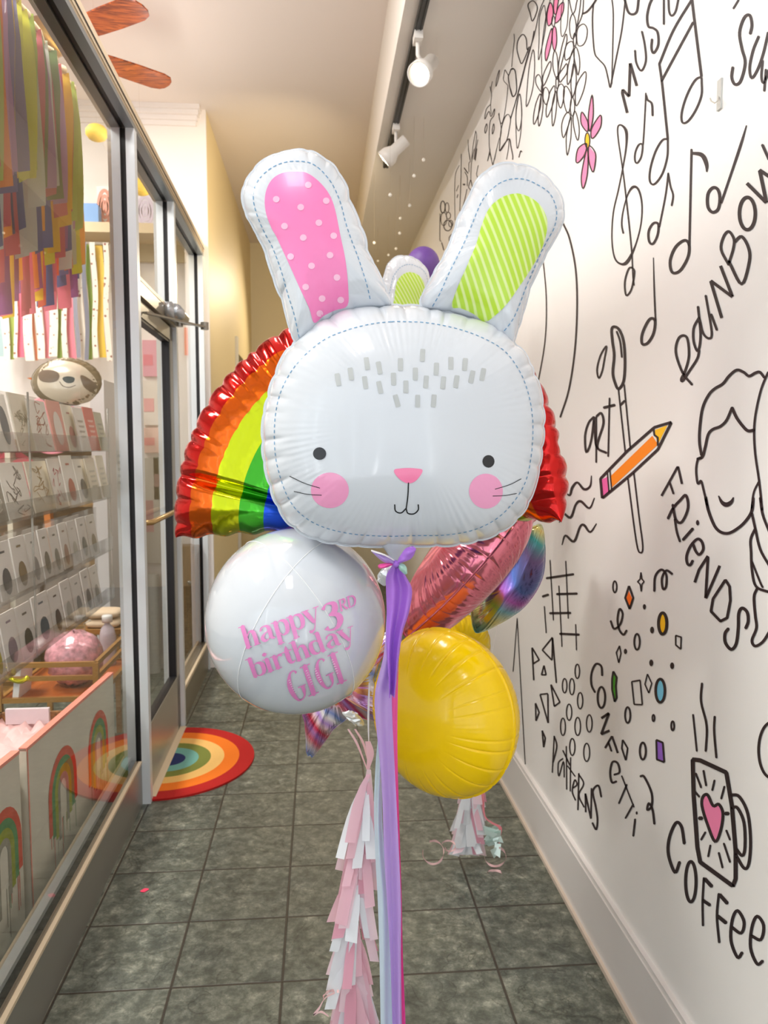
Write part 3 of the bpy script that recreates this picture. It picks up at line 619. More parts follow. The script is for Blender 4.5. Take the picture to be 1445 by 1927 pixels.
draw('mural_face', Z7, [(32, [(205, 1215), (178, 1050), (183, 850), (220, 600), (300, 430), (380, 350), (480, 290), (560, 190), (660, 112), (750, 140), (820, 190), (900, 150), (960, 140), (1020, 210)]), (32, [(150, 1265), (215, 1235), (250, 1120), (290, 950), (350, 880), (450, 840), (530, 760), (600, 600)]),
 (36, [(600, 600), (660, 730), (750, 850), (810, 900), (885, 890)]), (26, [(205, 1240), (158, 1270), (135, 1400), (150, 1560), (170, 1580), (200, 1550), (240, 1700), (295, 1927)]), ([14, 40, 52, 40, 14], [(425, 1740), (470, 1825), (530, 1855), (590, 1820), (620, 1760)]),
 (26, [(1067, 140), (980, 350), (910, 650), (885, 900), (900, 1200), (950, 1550), (990, 1927)]), (22, [(945, 1560), (880, 1700), (850, 1927)])])
draw('mural_face', Z6, [(32, [(240, -30), (280, 150), (370, 350), (500, 410), (640, 340), (740, 240), (800, 130), (815, -20)]), (28, [(800, 170), (840, 350), (900, 600), (1010, 800)]), (28, [(900, -20), (930, 180), (1010, 390)]), (28, [(840, 350), (785, 480), (790, 640), (800, 850), (850, 1050), (1010, 1120)]), (22, [(800, 750), (900, 1000), (930, 1060)]),
 (30, [(860, 1080), (825, 1180), (840, 1400), (855, 1550), (800, 1700), (840, 1770), (930, 1720), (1010, 1600)])])
# clear hook on the wall
hk = at_x(1352, 170, XW)
ho = thing('wall_hook', hk, 'small clear plastic adhesive hook stuck high on the painted white wall', 'hook')
b = MB(); p = at_x(1354, 178, XW - 0.002); b.obox(p, (0.002, 0, 0), (0, 0.008, 0), (0, 0, 0.03)); b.build('hook_plate', M('frosted_plastic', (225, 226, 222), 0.2, trans=0.3), ho)
b = MB(); q = [at_x(1352, 182, XW - 0.004), at_x(1350, 190, XW - 0.012), at_x(1345, 194, XW - 0.02), at_x(1338, 190, XW - 0.022), at_x(1336, 185, XW - 0.022)]; b.tube(q, 0.0015, 6); b.build('hook_arm', M('frosted_hook', (190, 186, 176), 0.3), ho)

# ------------------------------------------------------------------ foil balloons
def sstep(a, b_, x):
    t = np.clip((x - a) / (b_ - a), 0, 1); return t * t * (3 - 2 * t)

class Foil:
    """inflated foil shape over a 2D outline that is star-shaped about c"""
    def __init__(s, outline, c, T, N=400, pw=2.2, ncrease=26, cdepth=0.35, scal=0.02, ripple=0.0011, seed=1, loc=0.0, step=6, cin=0.55, sharp=False, cw=0.16):
        rs = np.random.RandomState(seed)
        ol = np.array(outline if sharp else smooth_pts(outline, True, step)); c = np.array(c)
        th = np.linspace(0, 2 * np.pi, N, endpoint=False)
        A = ol - c; B = np.roll(ol, -1, 0) - c
        R = np.zeros(N)
        for i, t in enumerate(th):
            d = np.array([math.cos(t), math.sin(t)])
            e = B - A; den = d[0] * e[:, 1] - d[1] * e[:, 0]
            with np.errstate(all='ignore'):
                tt = (A[:, 0] * e[:, 1] - A[:, 1] * e[:, 0]) / den
                uu = (A[:, 0] * d[1] - A[:, 1] * d[0]) / den
            ok = (np.abs(den) > 1e-12) & (uu >= -1e-6) & (uu <= 1 + 1e-6) & (tt > 0)
            R[i] = tt[ok].max() if ok.any() else (R[i - 1] if i else 0.01)
        # creases are spread by arc length
        dl = np.hypot(np.diff(np.append(R * np.cos(th), R[0])), np.diff(np.append(R * np.sin(th), 0)))
        cum = np.cumsum(dl) / dl.sum()
        Cr = np.zeros(N)
        for k in range(ncrease):
            s0 = (k + rs.uniform(-0.3, 0.3)) / ncrease
            dd = np.abs((cum - s0 + 0.5) % 1 - 0.5)
            Cr = np.maximum(Cr, rs.uniform(0.35, 1.0) * np.exp(-(dd * 1.0 / (cw / ncrease)) ** 1.3))
        rip = np.zeros(N)
        for k in range(6):
            n = rs.randint(50, 120); rip += np.sin(cum * 2 * np.pi * n + rs.uniform(0, 6)) * (0.5 + 0.5 * np.sin(cum * 2 * np.pi * rs.randint(2, 7) + rs.uniform(0, 6)))
        s.c, s.T, s.N, s.pw = c, T, N, pw
        s.R0 = R; s.scal = scal * Cr; s.R = R * (1 - scal * Cr); s.Cr = Cr * cdepth; s.rip = rip * ripple / 3
        s.Lo = np.clip(R / R.max(), 0.1, 1) ** loc; s.cin = cin
        s.O, s.U, s.V, s.W = Vector((0, 0, 0)), Vector((1, 0, 0)), Vector((0, 0, 1)), Vector((0, -1, 0))
    def frame(s, O, U, V, W): s.O, s.U, s.V, s.W = Vector(O), Vector(U).normalized(), Vector(V).normalized(), Vector(W).normalized(); return s
    def hr(s, r, Cr, rip, Lo):
        h = s.T * Lo * np.sqrt(np.maximum(0, 1 - r ** s.pw))
        return h * (1 - Cr * sstep(s.cin, 1.0, r)) + rip * sstep(0.45, 0.85, r) * (1 - sstep(0.95, 1.0, r))
    def h(s, u, v):
        du, dv = u - s.c[0], v - s.c[1]; rr = math.hypot(du, dv); t = (math.atan2(dv, du) / (2 * math.pi)) % 1 * s.N
        i = int(t) % s.N; j = (i + 1) % s.N; f = t - int(t); L = lambda a: a[i] * (1 - f) + a[j] * f
        r0 = rr / L(s.R0); r = min(1, r0 / (1 - L(s.scal) * float(sstep(0.8, 1.0, r0))))
        return float(s.hr(np.float64(r), L(s.Cr), L(s.rip), L(s.Lo)))
    def P(s, u, v, w=0): return s.O + s.U * u + s.V * v + s.W * w
    def mesh(s, name, mats, parent, rings=34, back=True, flange=0.005, matfn=None):
        b = MB(); th = np.linspace(0, 2 * np.pi, s.N, endpoint=False)
        rr = np.sin(np.linspace(0, 1, rings + 1) * np.pi / 2)[1:]
        for side in ((1, -1) if back else (1,)):
            vs = [s.P(s.c[0], s.c[1], side * s.T * float(s.Lo.mean()))]; fs = []
            for r in rr:
                h = s.hr(r, s.Cr, s.rip, s.Lo)
                Rr = s.R0 * (1 - s.scal * float(sstep(0.8, 1.0, r))); us = s.c[0] + Rr * r * np.cos(th); vv = s.c[1] + Rr * r * np.sin(th)
                vs += [s.P(us[k], vv[k], side * h[k]) for k in range(s.N)]
            if flange:
                us = s.c[0] + (s.R + flange) * np.cos(th); vv = s.c[1] + (s.R + flange) * np.sin(th)
                vs += [s.P(us[k], vv[k], 0.0003 * side) for k in range(s.N)]
            n = s.N
            for k in range(n):
                f = (0, 1 + k, 1 + (k + 1) % n); fs.append(f if side > 0 else f[::-1])
            for i in range(len(rr) - 1 + (1 if flange else 0)):
                for k in range(n):
                    a = 1 + i * n + k; c_ = 1 + i * n + (k + 1) % n
                    f = (a, a + n, c_ + n, c_); fs.append(f if side > 0 else f[::-1])
            b.add(vs, fs)
        return b.build(name, mats, parent, True)
    def onpx(s, px, py, off=0.0006):
        """where the sight line through a pixel meets the front skin"""
        d = ray(px, py); h = s.T * 0.8; P = None
        for _ in range(7):
            t = ((s.O - CAM).dot(s.W) + h + off) / d.dot(s.W)
            P = CAM + d * t; q = P - s.O
            h = s.h(q.dot(s.U), q.dot(s.V))
        return P

def decal_fill(b, foil, poly, rings=6, off=0.0006, mi=0, step=4, sm=True, ctr=None):
    q = smooth_pts(poly, True, step) if sm else poly
    cx, cy = ctr if ctr else (sum(p[0] for p in q) / len(q), sum(p[1] for p in q) / len(q)); n = len(q)
    vs = [foil.onpx(cx, cy, off)]; fs = [(0, 1 + i, 1 + (i + 1) % n) for i in range(n)]
    for r in range(1, rings + 1):
        t = r / rings; vs += [foil.onpx(cx + (p[0] - cx) * t, cy + (p[1] - cy) * t, off) for p in q]
    for r in range(rings - 1):
        for i in range(n):
            a = 1 + r * n + i; c_ = 1 + r * n + (i + 1) % n; fs.append((a, a + n, c_ + n, c_))
    b.add(vs, fs, mi)
def decal_line(b, foil, pts, w, closed=False, off=0.0008, step=5):
    L, R = ribbon2d(pts, w, closed, step)
    b.strip([foil.onpx(p[0], p[1], off) for p in L], [foil.onpx(p[0], p[1], off) for p in R])
def decal_dash(b, foil, pts, w, on, gap, closed=False, off=0.0008):
    q = smooth_pts(pts, closed, 12)
    if closed: q.append(q[0])
    acc = [0]
    for i in range(1, len(q)): acc.append(acc[-1] + math.hypot(q[i][0] - q[i - 1][0], q[i][1] - q[i - 1][1]))
    def pt(t):
        i = min(len(acc) - 2, max(0, int(np.searchsorted(acc, t)) - 1)); f = (t - acc[i]) / max(1e-6, acc[i + 1] - acc[i])
        return (q[i][0] + (q[i + 1][0] - q[i][0]) * f, q[i][1] + (q[i + 1][1] - q[i][1]) * f)
    t = 0
    while t + on < acc[-1]:
        decal_line(b, foil, [pt(t), pt(t + on / 2), pt(t + on)], w, False, off, 1); t += on + gap
def zz(z, pts): return [(z[0] + p[0] / z[2], z[1] + p[1] / z[2]) for p in pts]

mFoilW = M('white_foil', (212, 217, 224), 0.17, 0.0, coat=0.6, spec=0.6)
mStitch = M('blue_print', (96, 150, 190), 0.3); mInk = M('black_print', (38, 38, 42), 0.25); mGreyP = M('grey_print', (186, 190, 190), 0.3)
mPinkP = M('pink_print', (246, 132, 190), 0.26, coat=0.15); mCheek = M('cheek_print', (242, 160, 200), 0.16, coat=0.5); mDot = M('pale_pink_print', (252, 190, 220), 0.16, coat=0.5)

def stripe_mat():
    m = bpy.data.materials.new('green_striped_print'); m.use_nodes = True
    nt = m.node_tree; L = nt.links.new; N = nt.nodes.new; b = nt.nodes['Principled BSDF']
    tc = N('ShaderNodeTexCoord'); dt = N('ShaderNodeVectorMath'); dt.operation = 'DOT_PRODUCT'; dt.inputs[1].default_value = (0.925, 0, 0.38); L(tc.outputs['Object'], dt.inputs[0])
    m1 = N('ShaderNodeMath'); m1.operation = 'MULTIPLY'; m1.inputs[1].default_value = 2 * math.pi / 0.0128; L(dt.outputs['Value'], m1.inputs[0])
    sn = N('ShaderNodeMath'); sn.operation = 'SINE'; L(m1.outputs[0], sn.inputs[0])
    r = N('ShaderNodeValToRGB'); e = r.color_ramp.elements; e[0].position = 0.0; e[0].color = srgb((186, 224, 62)); e[1].position = 0.75; e[1].color = srgb((222, 240, 160))
    L(sn.outputs[0], r.inputs[0]); L(r.outputs[0], b.inputs['Base Color']); b.inputs['Roughness'].default_value = 0.24; b.inputs['Coat Weight'].default_value = 0.15
    return m
mStripe = stripe_mat()

YB = 1.5
def loc2(pts, Y, O): return [((at_y(x, y, Y) - O).x, (at_y(x, y, Y) - O).z) for x, y in pts]
OB = at_y(757, 800, YB)
bun = thing('bunny_balloon', OB, 'large white foil bunny head balloon with one pink dotted and one green striped ear', 'balloon')
headol = [(570, 632), (545, 655), (525, 690), (508, 735), (498, 780), (495, 820), (497, 860), (505, 900), (520, 945), (545, 985), (575, 1005), (610, 1018), (660, 1025), (720, 1027), (790, 1026), (850, 1025), (905, 1015), (950, 995), (985, 960), (1003, 920), (1015, 870), (1021, 820), (1022, 780), (1015, 735), (1003, 700), (985, 665), (960, 640), (935, 618), (900, 603), (850, 590), (790, 578), (740, 576), (690, 578), (650, 583), (615, 598), (590, 612)]
head = Foil(loc2(headol, YB, OB), (0, 0), 0.12, 720, 2.6, 36, 0.22, 0.016, 0.0004, 3, cin=0.80).frame(OB, (1, 0, 0), (0, 0, 1), (0, -1, 0))
head.mesh('head', mFoilW, bun, 44)
ZL = (440, 270, 4.516); ZR = (770, 290, 4.661)
earL = zz(ZL, [(570, 62), (480, 75), (380, 95), (280, 140), (200, 200), (140, 280), (95, 360), (78, 450), (88, 530), (115, 620), (160, 690), (210, 790), (262, 880), (290, 970), (325, 1080), (370, 1220), (415, 1330), (440, 1430), (465, 1530), (500, 1640), (545, 1690), (700, 1600), (860, 1480), (1050, 1420), (1200, 1400), (1335, 1385), (1300, 1260), (1240, 1130), (1180, 1010), (1130, 920), (1105, 800), (1060, 680), (1010, 560), (975, 480), (960, 390), (920, 310), (850, 200), (740, 120), (660, 75)])
earR = zz(ZR, [(900, 88), (1000, 105), (1120, 150), (1230, 240), (1310, 350), (1345, 450), (1345, 560), (1320, 650), (1270, 740), (1200, 860), (1130, 1000), (1060, 1150), (1020, 1300), (980, 1450), (930, 1600), (890, 1700), (780, 1640), (660, 1520), (500, 1430), (330, 1385), (150, 1362), (105, 1300), (115, 1230), (180, 1120), (240, 1000), (300, 920), (335, 840), (372, 770), (405, 670), (440, 560), (490, 460), (535, 370), (570, 280), (630, 200), (720, 130), (800, 95)])
ZO = Vector(OB); 
def ear(ol, ctr, T, seed):
    c = loc2([ctr], YB, OB)[0]
    f = Foil(loc2(ol, YB, OB), c, T, 520, 2.4, 22, 0.28, 0.02, 0.0003, seed, loc=0.0, cin=0.78).frame(OB, (1, 0, 0), (0, 0, 1), (0, -1, 0))
    return f
fL = ear(earL, zz(ZL, [(690, 850)])[0], 0.055, 5); fR = ear(earR, zz(ZR, [(750, 800)])[0], 0.055, 9)
eL = fL.mesh('ear', mFoilW, bun, 30); eR = fR.mesh('ear', mFoilW, bun, 30)
b = MB(); innerL = zz(ZL, [(530, 238), (430, 245), (340, 290), (285, 370), (262, 480), (275, 600), (320, 720), (360, 790), (420, 920), (480, 1050), (560, 1230), (640, 1400), (682, 1525), (760, 1468), (860, 1418), (965, 1378), (972, 1230), (950, 1000), (905, 780), (860, 560), (810, 430), (720, 320), (620, 250)])
decal_fill(b, fL, innerL, 34, 0.0011); il = b.build('inner_ear', mPinkP, eL, True); il['label'] = 'pink inner ear with pale dots'
b = MB()
for (x, y) in [(632, 352), (360, 474), (785, 487), (568, 541), (430, 702), (722, 674), (848, 784), (482, 961), (817, 949), (660, 1040), (876, 1139), (750, 1318), (590, 800), (610, 1220), (908, 1330), (730, 1445)]:
    c = zz(ZL, [(x, y)])[0]; decal_fill(b, fL, ell(c[0], c[1], 6.4, 6.2, 14), 3, 0.0018, sm=False)
b.build('polka_dots', mDot, eL, True)
b = MB(); innerR = zz(ZR, [(930, 345), (830, 370), (740, 430), (680, 510), (630, 640), (590, 780), (540, 900), (490, 1020), (440, 1130), (372, 1332), (450, 1352), (560, 1400), (662, 1470), (760, 1410), (860, 1310), (960, 1170), (1060, 1020), (1140, 880), (1190, 750), (1212, 620), (1195, 530), (1150, 450), (1080, 390), (1000, 355)])
decal_fill(b, fR, innerR, 34, 0.0011); ir = b.build('inner_ear', mStripe, eR, True); ir['label'] = 'lime green striped inner ear'
b = MB()
decal_dash(b, fL, zz(ZL, [(555, 1650), (510, 1450), (460, 1290), (400, 1080), (330, 890), (260, 760), (200, 620), (165, 480), (180, 360), (240, 270), (330, 200), (430, 160), (540, 150), (650, 165), (740, 225), (820, 320), (870, 410), (915, 530), (950, 670), (1000, 820), (1050, 950), (1100, 1100), (1140, 1240), (1165, 1360)]), 1.6, 6, 5)
b.build('stitching', mStitch, eL)
b = MB()
decal_dash(b, fR, zz(ZR, [(205, 1335), (270, 1220), (340, 1060), (410, 920), (470, 800), (540, 640), (600, 490), (650, 390), (720, 310), (810, 245), (920, 215), (1030, 225), (1130, 270), (1220, 330), (1270, 410), (1295, 520), (1270, 650), (1210, 760), (1150, 880), (1080, 1040), (1020, 1180), (980, 1290), (920, 1430), (850, 1530), (790, 1590)]), 1.6, 6, 5)
b.build('stitching', mStitch, eR)
ZH = (320, 560, 1.8526)
hz = lambda pts: zz(ZH, pts)
b = MB()
decal_dash(b, head, hz([(770, 84), (700, 92), (620, 112), (540, 145), (470, 200), (420, 260), (385, 330), (368, 400), (363, 480), (368, 560), (385, 630), (410, 695), (450, 750), (520, 795), (620, 822), (740, 832), (860, 830), (960, 828), (1060, 810), (1140, 770), (1200, 710), (1240, 640), (1258, 560), (1265, 480), (1262, 400), (1245, 320), (1215, 250), (1165, 185), (1090, 140), (1000, 108), (900, 88), (830, 84)]), 1.5, 5.4, 5.4, True)
b.build('stitching', mStitch, bun)
for (x, y, rx, ry) in ((521, 544, 23, 22), (1110, 571, 21, 22)):
    c = hz([(x, y)])[0]; b = MB(); decal_fill(b, head, ell(c[0], c[1], rx / 1.85, ry / 1.85, 20), 4, 0.0008, sm=False); b.build('eye', mInk, bun, True)
for (x, y, rx, ry) in ((557, 672, 66, 62), (1101, 675, 59, 61)):
    c = hz([(x, y)])[0]; b = MB(); decal_fill(b, head, ell(c[0], c[1], rx / 1.85, ry / 1.85, 36), 10, 0.0006, sm=False); b.build('cheek', mCheek, bun, True)
b = MB(); decal_fill(b, head, hz([(782, 600), (800, 596), (830, 594), (860, 596), (879, 600), (876, 615), (855, 640), (830, 648), (805, 637), (784, 615)]), 5, 0.0007); b.build('nose', M('nose_print', (250, 130, 175), 0.15, coat=0.5), bun, True)
b = MB(); decal_line(b, head, hz([(831, 646), (829, 690), (823, 738)]), 2.4); decal_line(b, head, hz([(783, 722), (786, 744), (805, 751), (823, 735)]), 2.4); decal_line(b, head, hz([(823, 735), (829, 752), (850, 754), (865, 740), (865, 722)]), 2.4); b.build('mouth', mInk, bun)
for q in ([(417, 623), (470, 648), (522, 664)], [(432, 676), (480, 686), (528, 689)], [(1133, 668), (1185, 652), (1224, 632)], [(1125, 692), (1170, 690), (1208, 683)]):
    b = MB(); decal_line(b, head, hz(q), 1.3, off=0.0012); b.build('whisker', mInk, bun)
b = MB()
for (x, y, a) in [(585, 286, -10), (630, 266, -8), (686, 230, -8), (680, 296, -8), (729, 245, -10), (731, 313, -12), (779, 284, -2), (803, 233, 0), (822, 311, 0), (790, 360, -15), (855, 266, 0), (880, 201, 3), (863, 361, 0), (892, 294, 5), (928, 249, 3), (919, 360, 5), (952, 297, 5), (979, 229, 0), (998, 293, 8), (1028, 233, 5), (1052, 276, 12), (1090, 268, 10)]:
    c = hz([(x, y)])[0]; an = math.radians(a); hw, hh = 4.8, 12; pts = []
    for (sx, sy) in ((-1, -.85), (-.8, -1), (.8, -1), (1, -.85), (1, .85), (.8, 1), (-.8, 1), (-1, .85)):
        u, v = sx * hw, sy * hh; pts.append((c[0] + u * math.cos(an) - v * math.sin(an), c[1] + u * math.sin(an) + v * math.cos(an)))
    decal_fill(b, head, pts, 3, 0.0007, sm=False)
b.build('forehead_marks', mGreyP, bun, True)
# neck and crumpled tail
b = MB()
b.lathe([(0.034, 0.02), (0.031, 0.004), (0.022, -0.008), (0.012, -0.022), (0.005, -0.036)], at_y(744, 1026, YB), (0.05, 0, 1), 20)
nk = b.build('neck', mFoilW, bun, True)
b = MB(); tc_ = at_y(728, 1082, YB - 0.03); rs = random.Random(4)
vs = []; n, m_ = 22, 10
for i in range(m_):
    t = i / (m_ - 1)
    for j in range(n):
        a = 2 * math.pi * j / n; r = 0.018 * math.sin(math.pi * (0.03 + 0.94 * t)) * (1 + rs.uniform(-0.16, 0.16))
        vs.append(tc_ + Vector((r * math.cos(a) * 1.0 - (t - .5) * 0.01, 0.009 * math.sin(a) * math.sin(math.pi * t), -(t - 0.5) * 0.042 + r * 0.25 * math.cos(3 * a))))
b.add(vs, [(i * n + j, i * n + (j + 1) % n, (i + 1) * n + (j + 1) % n, (i + 1) * n + j) for i in range(m_ - 1) for j in range(n)])
tl = b.build('tail', M('silver_foil', (236, 238, 236), 0.18, 0.5), bun, False); tl['label'] = 'crumpled silver tail of the balloon'

# white orb balloon with pink lettering
YO = 1.60; OO = at_y(557, 1167, YO); RO = (at_y(727, 1167, YO) - OO).length * 0.985
orb = thing('round_balloon', OO, 'big white round balloon with pink happy 3rd birthday lettering below the bunny', 'balloon')
b = MB(); n = 96; prof = [(RO * math.sin(math.pi * i / 72), RO * 1.03 * -math.cos(math.pi * i / 72)) for i in range(73)]
b.lathe(prof, OO, (0.05, 0, 1), n); b.build('balloon_skin', M('white_orb_skin', (206, 211, 218), 0.07, coat=0.7), orb, True)
class Sph:
    def __init__(s, c, r): s.c, s.r = c, r
    def onpx(s, px, py, off=0.0006):
        d = ray(px, py).normalized(); oc = CAM - s.c; B = oc.dot(d); disc = B * B - (oc.length_squared - (s.r * 1.0 + off) ** 2)
        return CAM + d * (-B - math.sqrt(max(disc, 0)))
sph = Sph(OO, RO * 1.018)
b = MB()
for ax, off in ((Vector((0.78, 0.42, 0.46)), 0), (Vector((-0.80, 0.40, 0.43)), 0)):
    ax.normalize(); u = ax.cross(Vector((0, 1, 0))).normalized(); v = ax.cross(u)
    b.tube([OO + (u * math.cos(2 * math.pi * i / 90) + v * math.sin(2 * math.pi * i / 90)) * (RO + 0.0002) + Vector((0, 0, 0.03 * RO * (u * math.cos(2 * math.pi * i / 90) + v * math.sin(2 * math.pi * i / 90)).z)) for i in range(90)], 0.0009, 5, closed=True)
b.build('seam', M('clear_seam', (240, 242, 244), 0.1), orb, True)
GL = {
 'h': [(.28, [(.2, 1.5), (.2, 0)]), (.06, [(-.08, 1.5), (.3, 1.5)]), (.06, [(0, 0), (.42, 0)]), ([.05, .1, .24, .28, .28], [(.33, .75), (.5, .98), (.72, .93), (.8, .6), (.8, 0)]), (.06, [(.6, 0), (1.02, 0)])],
 'a': [([.14, .1, .1, .24, .28, .22, .05], [(.15, .75), (.25, .95), (.5, 1), (.7, .85), (.73, .5), (.76, .12), (.98, .03)]), ([.05, .12, .26, .2, .06, .05], [(.62, .6), (.35, .5), (.17, .28), (.27, .06), (.5, .06), (.65, .25)])],
 'p': [(.28, [(.2, 1), (.2, -.5)]), (.06, [(-.08, 1), (.3, 1)]), (.06, [(0, -.5), (.42, -.5)]), ([.05, .08, .25, .3, .25, .08, .05], [(.3, .8), (.5, .98), (.82, .85), (.9, .5), (.8, .12), (.5, .0), (.33, .2)])],
 'y': [([.3, .28, .2], [(.12, 1), (.35, .5), (.56, .05)]), ([.06, .06, .08, .2, .12], [(.92, 1), (.6, .05), (.45, -.35), (.22, -.48), (.1, -.38)]), (.06, [(-.1, 1), (.4, 1)]), (.06, [(.72, 1), (1.08, 1)])],
 'b': [(.28, [(.2, 1.5), (.2, 0.02)]), (.06, [(-.08, 1.5), (.3, 1.5)]), ([.05, .08, .25, .3, .25, .08, .05], [(.3, .8), (.5, .98), (.82, .85), (.9, .5), (.8, .12), (.5, .0), (.3, .12)])],
 'i': [(.28, [(.25, 1), (.25, 0)]), (.06, [(-.02, 1), (.35, 1)]), (.06, [(.02, 0), (.48, 0)]), (.3, [(.22, 1.33), (.22, 1.42)])],
 'r': [(.28, [(.2, 1), (.2, 0)]), (.06, [(-.08, 1), (.3, 1)]), (.06, [(0, 0), (.45, 0)]), ([.05, .12, .26], [(.3, .7), (.48, .95), (.72, .88)])],
 't': [([.06, .28, .28, .16, .05], [(.34, 1.4), (.3, 1.0), (.3, .25), (.45, .04), (.7, .14)]), (.07, [(0, 1), (.65, 1)])],
 'd': [(.28, [(.8, 1.5), (.8, 0)]), (.06, [(.55, 1.5), (.85, 1.5)]), (.06, [(.75, 0), (1.02, 0)]), ([.05, .08, .25, .3, .25, .08, .05], [(.7, .8), (.5, .98), (.2, .87), (.12, .5), (.2, .12), (.5, 0), (.7, .2)])],
 '3': [([.2, .08, .26, .3, .06], [(.12, 1.25), (.35, 1.5), (.7, 1.4), (.68, 1.0), (.35, .84)]), ([.06, .26, .32, .2, .08, .26], [(.35, .84), (.75, .75), (.86, .4), (.65, .04), (.28, .0), (.1, .2)])],
 'R': [(.2, [(.2, 1.2), (.2, 0)]), (.06, [(0, 1.2), (.3, 1.2)]), (.06, [(0, 0), (.4, 0)]), ([.06, .2, .2, .06], [(.25, 1.18), (.7, 1.1), (.7, .7), (.3, .6)]), ([.1, .2, .2], [(.45, .6), (.7, .2), (.98, 0)])],
 'D': [(.2, [(.2, 1.2), (.2, 0)]), (.06, [(0, 1.2), (.3, 1.2)]), ([.06, .16, .24, .16, .06], [(.25, 1.18), (.75, 1.05), (.95, .6), (.75, .12), (.2, .0)])],
 'G': [([.14, .06, .12, .26, .26, .12, .06, .1, .2, .2], [(.72, 1.35), (.6, 1.5), (.35, 1.42), (.16, 1.0), (.16, .5), (.35, .05), (.6, 0), (.78, .15), (.82, .4), (.82, .6)]), (.05, [(.55, .62), (1.0, .62)])],
 'I': [(.28, [(.3, 1.5), (.3, 0)]), (.05, [(0, 1.5), (.6, 1.5)]), (.05, [(0, 0), (.6, 0)])],
}
ZT = (430, 1090, 5.558)
def text(b, s, org, ex, ey, adv):
    x = 0.0
    for ch, ad in zip(s, adv):
        if ch != ' ':
            for wd, pts in GL[ch]:
                # stroke edges in letter space, then placed on the balloon
                L, R = ribbon2d([(x + p[0], p[1]) for p in pts], wd, False, 6)
                mp = lambda p: sph.onpx(ZT[0] + (org[0] + ex[0] * p[0] + ey[0] * p[1]) / ZT[2], ZT[1] + (org[1] + ex[1] * p[0] + ey[1] * p[1]) / ZT[2], 0.0006)
                mid = [((a[0] + c_[0]) / 2, (a[1] + c_[1]) / 2) for a, c_ in zip(L, R)]
                b.strip([mp(p) for p in L], [mp(p) for p in mid]); b.strip([mp(p) for p in mid], [mp(p) for p in R])
        x += ad
b = MB()
text(b, 'happy', (178, 727), (152, -56), (-42, -148), (1.08, 1.02, 1.05, 1.05, 1.05))
text(b, 'birthday', (255, 1035), (149, -57), (-46, -128), (1.0, .58, .78, .70, 1.08, 1.1, 1.0, 1.0))
text(b, '3', (1008, 552), (205, -66), (-38, -178), (1,))
text(b, 'RD', (1165, 338), (86, -34), (-16, -96), (1.0, 1.0))
text(b, 'GIGI', (672, 1298), (172, -74), (-64, -196), (.98, .72, .98, .7))
b.build('lettering', M('pink_foil_print', (228, 134, 196), 0.2, coat=0.4), orb)
b = MB()
for (x0, y0, x1, y1) in ((635, 1060, 700, 1185), (815, 960, 875, 1100), (905, 940, 965, 1075), (1083, 845, 1140, 985)):
    for k in range(7):
        t = k / 6; cx, cy = x0 + (x1 - x0) * t, y0 + (y1 - y0) * t; r = 5 + 7 * math.sin(math.pi * (0.1 + 0.8 * t))
        L, R = ribbon2d(zz(ZT, [(cx - r, cy + 4), (cx, cy - 5), (cx + r, cy - 3)]), 0.9, False, 3)
        b.strip([sph.onpx(p[0], p[1], 0.001) for p in L], [sph.onpx(p[0], p[1], 0.001) for p in R])
b.build('letter_pattern', M('white_print', (248, 240, 246), 0.3), orb)

# rainbow balloon behind the bunny
YR = 1.77; OR_ = at_y(704, 986, YR)
sR = (at_y(804, 986, YR) - OR_).length / 100
rbn = thing('rainbow_balloon', OR_, 'wide rainbow arch foil balloon behind the bunny head, red on its rim', 'balloon')
foilc = [M('red_foil', (205, 12, 6), 0.15, 0.85, coat=0.4, bump=.5, bscale=9), M('orange_foil', (228, 98, 12), 0.18, 0.95, coat=0.3, bump=1.0, bscale=7), M('yellow_foil', (196, 204, 14), 0.18, 0.95, coat=0.3, bump=1.0, bscale=7), M('green_foil', (60, 160, 34), 0.18, 0.95, coat=0.3, bump=1.0, bscale=7), M('blue_foil', (16, 76, 205), 0.2, 0.8, coat=0.3), M('violet_foil', (90, 50, 170), 0.2, 0.7)]
b = MB(); NT, NC = 420, 64; r_in, r_out = 110.0, 366.0
bounds = [334, 290, 242, 198, 152]
rs = np.random.RandomState(11)
cuts = np.sort((np.arange(34) + rs.uniform(-.3, .3, 34)) / 34 * math.pi)
ct = [1 - 2 * i / NC for i in range(NC + 1)]
ct = [math.sin(c * math.pi / 2) for c in ct]
tilt = math.radians(3.2); cuv = Vector((math.cos(tilt), 0, math.sin(tilt))); cvv = Vector((-math.sin(tilt), 0, math.cos(tilt)))
